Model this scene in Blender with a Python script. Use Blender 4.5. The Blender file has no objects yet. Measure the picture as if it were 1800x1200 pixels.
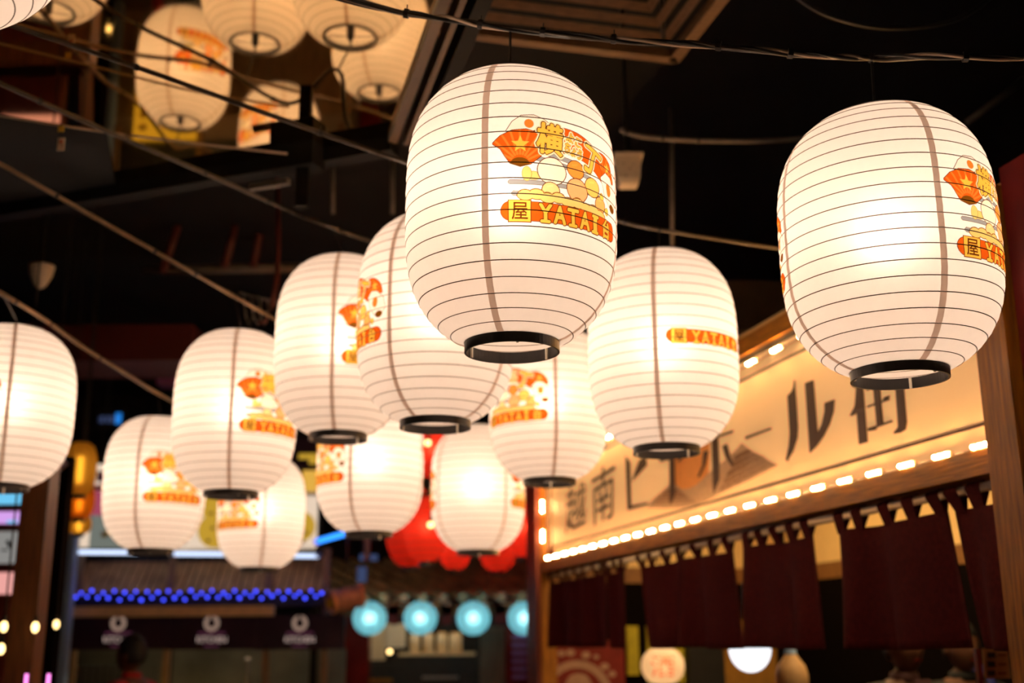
import bpy, math, random
import numpy as np
from mathutils import Vector, Matrix

random.seed(7)
SC = bpy.context.scene
COL = SC.collection

# ------------------------------------------------------------------ camera, world, exposure
TH, RO, FPX = math.radians(14.5), math.radians(0.41), 2050.0
_f = np.array([0, math.cos(TH), math.sin(TH)]); _r = np.array([1.0, 0, 0]); _u = np.array([0, -math.sin(TH), math.cos(TH)])
CR = _r * math.cos(RO) - _u * math.sin(RO)
CU = _u * math.cos(RO) + _r * math.sin(RO)
CC = np.array([0, 0, 1.65])
cam_d = bpy.data.cameras.new('camera'); cam = bpy.data.objects.new('camera', cam_d); COL.objects.link(cam)
M = Matrix.Identity(4)
for i in range(3):
    M[i][0], M[i][1], M[i][2], M[i][3] = CR[i], CU[i], -_f[i], CC[i]
cam.matrix_world = M
cam_d.sensor_fit = 'HORIZONTAL'; cam_d.sensor_width = 36.0; cam_d.lens = 36.0 * FPX / 1800.0
cam_d.clip_start = 0.05; cam_d.clip_end = 60
cam_d.dof.use_dof = True; cam_d.dof.focus_distance = 2.45; cam_d.dof.aperture_fstop = 2.1
SC.camera = cam
world = bpy.data.worlds.new('world'); SC.world = world; world.use_nodes = True
bg = world.node_tree.nodes['Background']; bg.inputs[0].default_value = (0.9, 0.75, 0.8, 1); bg.inputs[1].default_value = 0.004
SC.view_settings.view_transform = 'Standard'; SC.view_settings.look = 'None'
SC.view_settings.gamma = 1.0; SC.view_settings.use_curve_mapping = False
SC.view_settings.exposure = 0.0
BULB = 119.0          # brightness of the lantern bulbs
LED = 300.0            # brightness of the warm fascia leds

def ray(px, py): return _f * FPX + CR * (px - 900) + CU * (600 - py)
def P(px, py, Y):
    d = ray(px, py); return CC + d * (Y / d[1])

# ------------------------------------------------------------------ materials
def new_mat(name):
    m = bpy.data.materials.new(name); m.use_nodes = True
    nt = m.node_tree; nt.nodes.clear()
    out = nt.nodes.new('ShaderNodeOutputMaterial')
    return m, nt, out
def pbr(name, col, rough=0.6, metal=0.0, noise=0.0, scale=20.0, stretch=(1, 1, 1), spec=0.4, bump=0.0, glow_=None, glow_s=0.0):
    m, nt, out = new_mat(name)
    b = nt.nodes.new('ShaderNodeBsdfPrincipled'); nt.links.new(b.outputs[0], out.inputs[0])
    b.inputs['Base Color'].default_value = (*col, 1); b.inputs['Roughness'].default_value = rough
    b.inputs['Metallic'].default_value = metal; b.inputs['Specular IOR Level'].default_value = spec
    if glow_: b.inputs['Emission Color'].default_value = (*glow_, 1); b.inputs['Emission Strength'].default_value = glow_s     # emission added on top of the colour
    if noise > 0 or bump > 0:
        tc = nt.nodes.new('ShaderNodeTexCoord'); mp = nt.nodes.new('ShaderNodeMapping'); mp.inputs['Scale'].default_value = stretch
        nz = nt.nodes.new('ShaderNodeTexNoise'); nz.inputs['Scale'].default_value = scale; nz.inputs['Detail'].default_value = 4
        nt.links.new(tc.outputs['Object'], mp.inputs[0]); nt.links.new(mp.outputs[0], nz.inputs['Vector'])
        rp = nt.nodes.new('ShaderNodeValToRGB')
        a = tuple(max(0, c * (1 - noise)) for c in col); z = tuple(min(1, c * (1 + noise)) for c in col)
        rp.color_ramp.elements[0].color = (*a, 1); rp.color_ramp.elements[1].color = (*z, 1)
        rp.color_ramp.elements[0].position = 0.3; rp.color_ramp.elements[1].position = 0.7
        nt.links.new(nz.outputs['Fac'], rp.inputs[0]); nt.links.new(rp.outputs[0], b.inputs['Base Color'])
        if bump > 0:
            bp = nt.nodes.new('ShaderNodeBump'); bp.inputs['Strength'].default_value = bump; bp.inputs['Distance'].default_value = 0.01
            nt.links.new(nz.outputs['Fac'], bp.inputs['Height']); nt.links.new(bp.outputs[0], b.inputs['Normal'])
    return m
def glow(name, col, s):
    m, nt, out = new_mat(name)
    e = nt.nodes.new('ShaderNodeEmission'); e.inputs[0].default_value = (*col, 1); e.inputs[1].default_value = s
    nt.links.new(e.outputs[0], out.inputs[0]); return m
def paper(name, col, fac=0.5, attr=None, noise=0.05, fwd=0.05, frough=1.0):
    """thin paper or cloth that lets light through"""
    m, nt, out = new_mat(name)
    t = nt.nodes.new('ShaderNodeBsdfTranslucent'); d = nt.nodes.new('ShaderNodeBsdfDiffuse'); mx = nt.nodes.new('ShaderNodeMixShader')
    mx.inputs[0].default_value = fac
    nt.links.new(d.outputs[0], mx.inputs[1]); nt.links.new(t.outputs[0], mx.inputs[2])
    fw = nt.nodes.new('ShaderNodeBsdfRefraction'); fw.inputs['Roughness'].default_value = frough; fw.inputs['IOR'].default_value = 1.32
    m2 = nt.nodes.new('ShaderNodeMixShader'); m2.inputs[0].default_value = fwd
    nt.links.new(mx.outputs[0], m2.inputs[1]); nt.links.new(fw.outputs[0], m2.inputs[2]); nt.links.new(m2.outputs[0], out.inputs[0])
    tc = nt.nodes.new('ShaderNodeTexCoord'); nz = nt.nodes.new('ShaderNodeTexNoise'); nz.inputs['Scale'].default_value = 60; nz.inputs['Detail'].default_value = 5
    nt.links.new(tc.outputs['Object'], nz.inputs['Vector'])
    rp = nt.nodes.new('ShaderNodeValToRGB')
    rp.color_ramp.elements[0].color = (*[c * (1 - noise) for c in col], 1); rp.color_ramp.elements[1].color = (*col, 1)
    nt.links.new(nz.outputs['Fac'], rp.inputs[0])
    src = rp.outputs[0]
    if attr:
        at = nt.nodes.new('ShaderNodeAttribute'); at.attribute_name = attr
        mm = nt.nodes.new('ShaderNodeMix'); mm.data_type = 'RGBA'; mm.blend_type = 'MULTIPLY'; mm.inputs[0].default_value = 1
        nt.links.new(src, mm.inputs[6]); nt.links.new(at.outputs['Color'], mm.inputs[7]); src = mm.outputs[2]
    nt.links.new(src, t.inputs[0]); nt.links.new(src, d.inputs[0]); nt.links.new(src, fw.inputs[0])
    return m
def vcol_mat(name, rough=0.6):
    m, nt, out = new_mat(name)
    b = nt.nodes.new('ShaderNodeBsdfPrincipled'); b.inputs['Roughness'].default_value = rough
    at = nt.nodes.new('ShaderNodeAttribute'); at.attribute_name = 'ink'
    nt.links.new(at.outputs['Color'], b.inputs['Base Color']); nt.links.new(b.outputs[0], out.inputs[0]); return m

PAPER_C = (0.93, 0.90, 0.88)
MT = dict(
    paper=paper('lantern_paper', PAPER_C),
    print_=paper('printed_paper', PAPER_C, attr='ink'),
    rib=pbr('wire_rib', (0.10, 0.055, 0.03), 0.5),
    seam=paper('seam_tape', (0.74, 0.60, 0.52), 0.48),
    black=pbr('black_plastic', (0.018, 0.014, 0.012), 0.35, noise=0.2),
    clip=pbr('pale_clip', (0.75, 0.68, 0.55), 0.4),
    bulb=glow('warm_bulb', (1.0, 0.735, 0.535), BULB),
    cord=pbr('black_cord', (0.02, 0.018, 0.017), 0.3, noise=0.2),
    cable=pbr('cable_sheath', (0.06, 0.042, 0.028), 0.28, noise=0.3, scale=9),
    tan=pbr('lit_cable_sheath', (0.24, 0.15, 0.08), 0.3, noise=0.3, scale=9),  # lighter cable sheath, lantern light on the lower cables put into its colour
    thin=pbr('pale_wire', (0.45, 0.33, 0.24), 0.4),
    mirror=pbr('tinted_mirror', (0.74, 0.54, 0.27), 0.035, metal=1.0),
    steel=pbr('dark_steel', (0.007, 0.006, 0.005), 0.6, noise=0.3, scale=6, spec=0.12),
    bronze=pbr('bronze_steel', (0.10, 0.06, 0.03), 0.4, noise=0.3, scale=6),
    ceil=pbr('black_ceiling', (0.005, 0.0045, 0.0055), 0.85, noise=0.4, scale=2),
    floor=pbr('floor_tile', (0.16, 0.11, 0.08), 0.35, noise=0.25, scale=3),
    walls=pbr('dark_wall', (0.012, 0.010, 0.012), 0.8, noise=0.3, scale=2),
    louver=pbr('louver_wood', (0.16, 0.085, 0.04), 0.5, noise=0.3, scale=14, stretch=(1, 6, 6)),
    wood=pbr('stained_pine', (0.36, 0.135, 0.009), 0.45, noise=0.45, scale=9, stretch=(9, 9, 0.7), bump=0.15),
    woodh=pbr('stained_pine_beam', (0.42, 0.165, 0.010), 0.45, noise=0.4, scale=9, stretch=(0.8, 0.8, 14), bump=0.15),
    wooddk=pbr('dark_timber', (0.15, 0.052, 0.014), 0.5, noise=0.4, scale=8, stretch=(8, 8, 0.7)),
    woodend=pbr('maroon_timber', (0.20, 0.04, 0.03), 0.5, noise=0.3, scale=8, stretch=(8, 8, 0.7)),
    redboard=pbr('dark_red_board', (0.16, 0.012, 0.012), 0.45, noise=0.3, scale=6),
    sign=pbr('cream_sign', (0.88, 0.66, 0.38), 0.45, noise=0.04, scale=3, glow_=(0.95, 0.50, 0.19), glow_s=0.36),  # part of the light on the sign is put in as its own glow
    ink=pbr('brown_print', (0.055, 0.025, 0.012), 0.5, noise=0.1),
    inkred=pbr('maroon_print', (0.16, 0.018, 0.012), 0.5, noise=0.1),
    sun=pbr('orange_print', (0.95, 0.42, 0.10), 0.5, noise=0.05),
    hill=pbr('tan_print', (0.62, 0.43, 0.27), 0.5, noise=0.12, scale=40),
    hillline=pbr('dark_tan_print', (0.27, 0.15, 0.07), 0.5, noise=0.1),
    led=glow('warm_led', (1.0, 0.52, 0.18), LED),
    ledbody=pbr('led_housing', (0.80, 0.66, 0.45), 0.4),
    noren=pbr('maroon_cloth', (0.075, 0.010, 0.009), 0.85, noise=0.25, scale=60, spec=0.1),
    rod=pbr('pale_rod', (0.55, 0.47, 0.42), 0.4),
    cream=pbr('cream_plaster', (0.90, 0.62, 0.26), 0.6, noise=0.05),
    ochre=pbr('ochre_wall', (0.42, 0.20, 0.03), 0.6, noise=0.15),
    olive=pbr('olive_panel', (0.50, 0.42, 0.02), 0.6, noise=0.15),
    deepbrown=pbr('deep_brown', (0.005, 0.003, 0.0025), 0.9, spec=0.02),  # very dark matte brown
    dark=pbr('dark_panel', (0.02, 0.018, 0.018), 0.5, noise=0.2),
    brownband=pbr('brown_band', (0.25, 0.11, 0.03), 0.5, noise=0.2),
    opal=glow('opal_glass', (0.93, 0.95, 1.0), 1.6),
    paleblue=pbr('pale_blue_paint', (0.25, 0.42, 0.75), 0.5),
    globe=paper('globe_paper', (0.95, 0.82, 0.66), fwd=.05),
    gourd=pbr('cream_ceramic', (0.62, 0.40, 0.20), 0.6, noise=0.1),
    tealpaper=paper('teal_paper', (0.30, 0.72, 0.76), fwd=.25),
    redpaper=paper('red_paper', (0.90, 0.06, 0.03), fwd=.1),
    amberpaper=paper('amber_paper', (0.80, 0.45, 0.06), fwd=.3, frough=.7),
    orangepaper=paper('orange_paper', (0.85, 0.26, 0.015), fwd=.3, frough=.7),
    coolbulb=glow('cool_bulb', (0.95, 0.97, 1.0), 22.0),
    redbulb=glow('red_lantern_bulb', (1.0, 0.72, 0.5), 48.0),
    amberbulb=glow('amber_bulb', (1.0, 0.72, 0.35), 8.0),
    tube=glow('blue_white_tube', (0.62, 0.74, 1.0), 1.6),
    tubeblue=glow('azure_tube', (0.03, 0.26, 1.0), 2.2),
    bluedot=glow('blue_led', (0.05, 0.07, 1.0), 3.5),
    violet=glow('violet_tube', (0.22, 0.14, 1.0), 0.9),
    pinkneon=glow('pink_neon', (1.0, 0.25, 0.75), 2.0),
    fairy=glow('fairy_bulb', (1.0, 0.66, 0.25), 4.0),
    cyanbox=glow('cyan_lightbox', (0.16, 0.58, 0.90), 1.0),
    lilacbox=glow('lilac_lightbox', (0.68, 0.36, 0.85), 1.0),
    pinkbox=glow('pink_lightbox', (0.95, 0.42, 0.38), 0.9),
    magbox=glow('magenta_lightbox', (0.95, 0.28, 0.72), 0.9),
    greybox=glow('grey_lightbox', (0.36, 0.35, 0.33), 0.7),
    roofslat=pbr('roof_slat', (0.55, 0.36, 0.20), 0.5, noise=0.4, scale=5),
    gilt=pbr('gilt_beam', (0.92, 0.66, 0.38), 0.35, metal=0.1, noise=0.15),
    purple=pbr('dark_purple_board', (0.022, 0.006, 0.020), 0.5, noise=0.3, scale=4),
    logo=glow('glowing_logo_print', (0.62, 0.40, 0.30), 0.42), magline=glow('glowing_line_print', (0.20, 0.05, 0.10), 0.3),  # banner print with emission added, so it shows on the unlit boards
    slate=pbr('slate_green_glass', (0.16, 0.16, 0.13), 0.25, noise=0.3, scale=3),
    white=pbr('white_panel', (0.80, 0.74, 0.66), 0.5, noise=0.05),
    yellow=pbr('yellow_print', (0.80, 0.52, 0.05), 0.5, noise=0.2, scale=8),
    rose=pbr('rose_panel', (0.55, 0.13, 0.20), 0.5),
    greygreen=pbr('grey_green_panel', (0.22, 0.25, 0.21), 0.5, noise=0.1),
    redcol=pbr('red_lacquer', (0.17, 0.010, 0.008), 0.25, noise=0.3, scale=5),
    lilac=pbr('lilac_paint_and_reflection', (0.38, 0.13, 0.30), 0.3),
    redcloth=pbr('red_cloth', (0.14, 0.012, 0.010), 0.8),
    roofridge=pbr('lit_roof_tile', (0.62, 0.44, 0.22), 0.35, noise=0.5, scale=3), rooftile=pbr('dark_roof_tile', (0.05, 0.035, 0.025), 0.3, noise=0.3),  # highlights on the dark roof put into the tan tile colour
    rafter=pbr('lit_rafter', (0.90, 0.62, 0.28), 0.4, noise=0.3),  # tan highlights of the dark rafters put into their colour
    slatwood=pbr('brown_slat', (0.26, 0.17, 0.10), 0.5, noise=0.3, scale=8, stretch=(6, 6, 0.7)),
    jar=pbr('cream_jar', (0.72, 0.60, 0.42), 0.35, noise=0.05),
    paperw=pbr('white_notice', (0.70, 0.64, 0.54), 0.6, noise=0.05),
    metal=pbr('brushed_metal', (0.42, 0.40, 0.38), 0.3, metal=0.8),
    charcoal=pbr('charcoal_counter', (0.028, 0.028, 0.027), 0.4, noise=0.2),
    drum=pbr('drum_skin', (0.50, 0.25, 0.18), 0.5, noise=0.3, scale=20),
    drumrim=pbr('orange_rim', (0.95, 0.42, 0.20), 0.4),
    whitefix=pbr('white_fixture', (0.72, 0.60, 0.47), 0.5, noise=0.08, scale=12),
    pipe=pbr('grey_conduit', (0.17, 0.14, 0.12), 0.4, noise=0.2),
    pipered=pbr('red_pipe', (0.10, 0.018, 0.014), 0.5),
    skin=pbr('skin', (0.13, 0.055, 0.03), 0.5),
    hair=pbr('black_hair', (0.008, 0.008, 0.010), 0.6, noise=0.2),
    suit=pbr('dark_suit', (0.008, 0.009, 0.011), 0.8, noise=0.2),
    redshirt=pbr('red_collar', (0.40, 0.02, 0.02), 0.7),
    pinkshirt=pbr('pink_shirt', (0.10, 0.045, 0.055), 0.7),
    bluestrap=pbr('blue_strap', (0.03, 0.04, 0.28), 0.6),
    eye=pbr('eye', (0.01, 0.008, 0.007), 0.3),
    bluewin=glow('blue_window', (0.02, 0.25, 0.85), 0.9),
    bluedim=glow('dim_blue_slit', (0.05, 0.07, 0.16), 0.8),
    postertext=pbr('poster_cream', (0.50, 0.30, 0.22), 0.6, noise=0.1),
    posterred=pbr('poster_red', (0.22, 0.015, 0.010), 0.6, noise=0.2, scale=10),
    boardyellow=glow('menu_yellow', (0.90, 0.48, 0.03), 0.75),
    boardred=pbr('menu_red', (0.55, 0.06, 0.02), 0.5),
    globebulb=glow('globe_bulb', (1.0, 0.70, 0.40), 20.0),
    litwhite=glow('backlit_white', (0.95, 0.74, 0.56), 0.85), lityellow=glow('backlit_yellow', (0.72, 0.42, 0.04), 0.75), litrose=glow('backlit_rose', (0.50, 0.09, 0.16), 0.7), litgrey=glow('backlit_grey_green', (0.20, 0.22, 0.19), 0.8), litgold=glow('backlit_gold', (0.95, 0.52, 0.08), 0.8),
    redseg=glow('red_segment', (0.30, 0.07, 0.05), 1.0),
    letter=glow('glowing_letter_print', (0.85, 0.60, 0.52), 0.6), warmlamp=glow('warm_lamp', (1.0, 0.74, 0.42), 9.0),  # banner lettering is print with emission added for brightness
    room=glow('stall_lamp', (1.0, 0.66, 0.30), 26.0),
)

def film(name, col):
    m, nt, out = new_mat(name); tr = nt.nodes.new('ShaderNodeBsdfTransparent'); tr.inputs[0].default_value = (*col, 1)
    nt.links.new(tr.outputs[0], out.inputs[0]); return m
MT['orangefilm'] = film('orange_ink_film', (.95, .16, .02))

# ------------------------------------------------------------------ mesh helpers
class MB:
    def __init__(s): s.v = []; s.f = []
    def add(s, v, f):
        o = len(s.v); s.v += [tuple(map(float, p)) for p in v]; s.f += [tuple(i + o for i in q) for q in f]; return s
    def box(s, c, hx, hy, hz, ax=None):
        c = np.array(c, float); A = ax or (np.array([1., 0, 0]), np.array([0, 1., 0]), np.array([0, 0, 1.]))
        v = [c + A[0] * hx * i + A[1] * hy * j + A[2] * hz * k for i in (-1, 1) for j in (-1, 1) for k in (-1, 1)]
        return s.add(v, [(0, 1, 3, 2), (4, 6, 7, 5), (0, 4, 5, 1), (2, 3, 7, 6), (0, 2, 6, 4), (1, 5, 7, 3)])
    def tube(s, pts, r, n=8, cap=True):
        pts = [np.array(p, float) for p in pts]; R = r if hasattr(r, '__len__') else [r] * len(pts)
        v = []; f = []; m = len(pts)
        for i, p in enumerate(pts):
            t = pts[min(i + 1, m - 1)] - pts[max(i - 1, 0)]; t /= (np.linalg.norm(t) + 1e-12)
            a = np.cross(t, [0, 0, 1.]) if abs(t[2]) < .95 else np.cross(t, [1., 0, 0]); a /= np.linalg.norm(a); b = np.cross(t, a)
            for k in range(n):
                q = 2 * math.pi * k / n; v.append(p + R[i] * (a * math.cos(q) + b * math.sin(q)))
        for i in range(m - 1):
            for k in range(n):
                f.append((i * n + k, i * n + (k + 1) % n, (i + 1) * n + (k + 1) % n, (i + 1) * n + k))
        if cap: f.append(tuple(range(n - 1, -1, -1))); f.append(tuple((m - 1) * n + k for k in range(n)))
        return s.add(v, f)
    def lathe(s, prof, c=(0, 0, 0), n=32, closed=False):
        v = []; f = []; m = len(prof)
        for r, z in prof:
            for k in range(n):
                q = 2 * math.pi * k / n; v.append((c[0] + r * math.cos(q), c[1] + r * math.sin(q), c[2] + z))
        for i in range(m if closed else m - 1):
            j = (i + 1) % m
            for k in range(n): f.append((i * n + k, i * n + (k + 1) % n, j * n + (k + 1) % n, j * n + k))
        return s.add(v, f)
    def torus(s, c, R, r, ax=None, n=32, m=6):
        A = ax or (np.array([1., 0, 0]), np.array([0, 1., 0]), np.array([0, 0, 1.])); c = np.array(c, float); v = []; f = []
        for i in range(n):
            q = 2 * math.pi * i / n; d = A[0] * math.cos(q) + A[1] * math.sin(q)
            for k in range(m):
                w = 2 * math.pi * k / m; v.append(c + d * (R + r * math.cos(w)) + A[2] * r * math.sin(w))
        for i in range(n):
            for k in range(m): f.append((i * m + k, i * m + (k + 1) % m, ((i + 1) % n) * m + (k + 1) % m, ((i + 1) % n) * m + k))
        return s.add(v, f)
    def ball(s, c, rx, ry=None, rz=None, n=16, m=10):
        ry = ry or rx; rz = rz or rx
        v = [(c[0], c[1], c[2] - rz)]; f = []
        for i in range(1, m):
            a = math.pi * i / m
            for k in range(n):
                q = 2 * math.pi * k / n; v.append((c[0] + rx * math.sin(a) * math.cos(q), c[1] + ry * math.sin(a) * math.sin(q), c[2] - rz * math.cos(a)))
        v.append((c[0], c[1], c[2] + rz)); e = len(v) - 1
        for k in range(n):
            f.append((0, 1 + (k + 1) % n, 1 + k)); f.append((e, 1 + (m - 2) * n + k, 1 + (m - 2) * n + (k + 1) % n))
        for i in range(m - 2):
            for k in range(n): f.append((1 + i * n + k, 1 + i * n + (k + 1) % n, 1 + (i + 1) * n + (k + 1) % n, 1 + (i + 1) * n + k))
        return s.add(v, f)
    def mesh(s, name, m, org=(0, 0, 0), smooth=False):
        me = bpy.data.meshes.new(name)
        me.from_pydata([(x - org[0], y - org[1], z - org[2]) for x, y, z in s.v], [], s.f)
        if m: me.materials.append(m)
        if smooth: me.polygons.foreach_set('use_smooth', [True] * len(me.polygons))
        me.update(); return me
    def build(s, name, m, parent=None, smooth=False, at=None):
        """parent: an object whose origin is where its parts are measured from (world coordinates in)"""
        org = origin(parent) if parent else (np.array(at, float) if at is not None else np.mean(np.array(s.v), axis=0))
        o = bpy.data.objects.new(name, s.mesh(name, m, org, smooth)); COL.objects.link(o)
        if parent: o.parent = parent
        else: o.location = org
        return o
def origin(o):
    p = np.zeros(3)
    while o is not None: p = p + np.array(o.location); o = o.parent
    return p
def tag(o, label=None, cat=None, group=None, kind=None):
    if label: o['label'] = label
    if cat: o['category'] = cat
    if group: o['group'] = group
    if kind: o['kind'] = kind
    return o
def thing(name, label, cat, loc, group=None):
    o = bpy.data.objects.new(name, None); o.empty_display_size = 0.05; COL.objects.link(o); o.location = tuple(map(float, loc))
    return tag(o, label, cat, group)
def pixbox(x0, y0, x1, y1, Y, dep, mb=None):
    """a box standing at distance Y whose front spans these image limits there"""
    a = P(x0, y1, Y); b = P(x1, y0, Y); c0 = P((x0 + x1) / 2, (y0 + y1) / 2, Y)
    w = P(x1, (y0 + y1) / 2, Y)[0] - P(x0, (y0 + y1) / 2, Y)[0]; h = P((x0 + x1) / 2, y0, Y)[2] - P((x0 + x1) / 2, y1, Y)[2]
    return (mb or MB()).box((c0[0], Y + dep / 2, c0[2]), w / 2, dep / 2, h / 2)
def instance(src, parent, loc=None):
    o = src.copy(); COL.objects.link(o); o.parent = parent
    if loc is not None: o.location = loc
    return o

def glyphs(text):
    """triangles of a line of text, scaled to the unit square of its own bounding box"""
    cu = bpy.data.curves.new('t', 'FONT'); cu.body = text; cu.fill_mode = 'FRONT'; cu.resolution_u = 4
    o = bpy.data.objects.new('t', cu); COL.objects.link(o)
    dg = bpy.context.evaluated_depsgraph_get(); me = bpy.data.meshes.new_from_object(o.evaluated_get(dg))
    me.calc_loop_triangles()
    v = np.array([x.co[:2] for x in me.vertices]); t = np.array([x.vertices[:] for x in me.loop_triangles])
    bpy.data.objects.remove(o); bpy.data.meshes.remove(me); bpy.data.curves.remove(cu)
    lo, hi = v.min(0), v.max(0); return (v - lo) / (hi - lo), t, (hi - lo)[0] / (hi - lo)[1]

# ------------------------------------------------------------------ the printed emblem (flat print, one raster shared by all lanterns)
class Raster:
    def __init__(s, nx, x0, x1, y0, y1):
        s.nx = nx; s.ny = int(nx * (y1 - y0) / (x1 - x0)); s.px = (x1 - x0) / (nx - 1)
        s.X, s.Y = np.meshgrid(np.linspace(x0, x1, nx), np.linspace(y0, y1, s.ny)); s.img = np.ones((s.ny, nx, 3))
    def poly(s, pts):
        p = np.array(pts, float); m = np.zeros(s.X.shape, bool); n = len(p)
        for i in range(n):
            a, b = p[i], p[(i + 1) % n]
            if a[1] == b[1]: continue
            c = ((a[1] > s.Y) != (b[1] > s.Y)) & (s.X < (b[0] - a[0]) * (s.Y - a[1]) / (b[1] - a[1]) + a[0]); m ^= c
        return m
    def disc(s, x, y, r, ry=None): return ((s.X - x) / r) ** 2 + ((s.Y - y) / (ry or r)) ** 2 < 1
    def bar(s, a, b, w):
        a = np.array(a); b = np.array(b); d = b - a; L = d @ d
        t = np.clip(((s.X - a[0]) * d[0] + (s.Y - a[1]) * d[1]) / L, 0, 1)
        return (s.X - a[0] - t * d[0]) ** 2 + (s.Y - a[1] - t * d[1]) ** 2 < w * w
    def text(s, txt, cx, cy, w, h, rot=0):
        v, t, _ = glyphs(txt); q = (v - .5) * [w, h]; c, n = math.cos(rot), math.sin(rot)
        q = np.stack([cx + q[:, 0] * c - q[:, 1] * n, cy + q[:, 0] * n + q[:, 1] * c], 1); m = np.zeros(s.X.shape, bool)
        x0, y0 = s.X[0, 0], s.Y[0, 0]; py = (s.Y[-1, 0] - y0) / (s.ny - 1)
        for tri in t:
            A, B, C = q[tri]
            i0 = max(0, int((min(A[0], B[0], C[0]) - x0) / s.px)); i1 = min(s.nx, int((max(A[0], B[0], C[0]) - x0) / s.px) + 2)
            j0 = max(0, int((min(A[1], B[1], C[1]) - y0) / py)); j1 = min(s.ny, int((max(A[1], B[1], C[1]) - y0) / py) + 2)
            if i1 <= i0 or j1 <= j0: continue
            X = s.X[j0:j1, i0:i1]; Y = s.Y[j0:j1, i0:i1]
            d = (B[1] - C[1]) * (A[0] - C[0]) + (C[0] - B[0]) * (A[1] - C[1])
            if abs(d) < 1e-12: continue
            a = ((B[1] - C[1]) * (X - C[0]) + (C[0] - B[0]) * (Y - C[1])) / d; b = ((C[1] - A[1]) * (X - C[0]) + (A[0] - C[0]) * (Y - C[1])) / d
            m[j0:j1, i0:i1] |= (a > -.01) & (b > -.01) & (a + b < 1.01)
        return m
    def grow(s, m, k):
        o = m.copy(); H, W = m.shape
        for dy in range(-k, k + 1):
            for dx in range(-k, k + 1):
                if dx * dx + dy * dy > k * k + .5 or (dx == 0 and dy == 0): continue
                y0, y1 = max(0, dy), min(H, H + dy); x0, x1 = max(0, dx), min(W, W + dx)
                o[y0:y1, x0:x1] |= m[y0 - dy:y1 - dy, x0 - dx:x1 - dx]
        return o
    def paint(s, m, c): s.img[m] = c
    def outlined(s, m, c, k=4, oc=(.07, .014, .003)): s.paint(s.grow(m, k), oc); s.paint(m, c)
    def down(s): a = s.img; h, w = a.shape[0] // 2 * 2, a.shape[1] // 2 * 2; a = a[:h, :w]; return (a[::2, ::2] + a[1::2, ::2] + a[::2, 1::2] + a[1::2, 1::2]) / 4

ORANGE, YEL, CREAM, GREY, HUB = (.64, .105, .008), (.86, .52, .075), (.98, .90, .74), (.30, .33, .36), (.16, .06, .005)
LIGHTOR = (.74, .20, .03)
def arch(x0, x1, y0, ym, th, n=24, y1=None):
    y1 = y0 if y1 is None else y1
    top = []; bot = []
    for i in range(n + 1):
        t = i / n; x = x0 + (x1 - x0) * t; y = y0 + (y1 - y0) * t + ym * 4 * t * (1 - t); top.append((x, y + th / 2)); bot.append((x, y - th / 2))
    return top + bot[::-1]
def star(cx, cy, r, a0=math.pi / 2): return [(cx + (r if i % 2 == 0 else r * .42) * math.cos(a0 + i * math.pi / 5), cy + (r if i % 2 == 0 else r * .42) * math.sin(a0 + i * math.pi / 5)) for i in range(10)]
def fan(cx, cy, r, a0, a1, n=14): return [(cx, cy)] + [(cx + r * math.cos(a0 + (a1 - a0) * i / n), cy + r * math.sin(a0 + (a1 - a0) * i / n)) for i in range(n + 1)]
def banner_bar(R):
    cap = R.bar((.11, .075), (.895, .075), .058); R.outlined(cap, ORANGE, 3)
    for x, w in ((.165, .066),):
        R.paint(R.poly([(x - w - .006, .005), (x + w + .006, .005), (x + w + .006, .145), (x - w - .006, .145)]) if x < .5 else np.zeros_like(R.X, bool), (.20, .045, .01))
        if x < .5: R.paint(R.poly([(x - w, .01), (x + w, .01), (x + w, .14), (x - w, .14)]), YEL)
    g = R.text('屋', .165, .075, .095, .105); R.paint(R.grow(g, 1), (.12, .03, .004))
    for i, ch in enumerate('YATAI'):
        x = .325 + i * .095; g = R.grow(R.text(ch, x, .07, .076 if ch != 'I' else .028, .105), 3)
        if ch in 'YTI':
            for sx in ((-.03, .03) if ch == 'Y' else (0,)):
                pass
            g |= R.bar((x - .024, .02), (x + .024, .02), .009)
        if ch == 'I': g |= R.bar((x - .024, .12), (x + .024, .12), .009)
        R.outlined(g, YEL, 4, (.12, .03, .004))
    g = R.grow(R.text('台', .835, .075, .088, .115), 3); R.outlined(g, YEL, 4, (.10, .022, .003))
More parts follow.
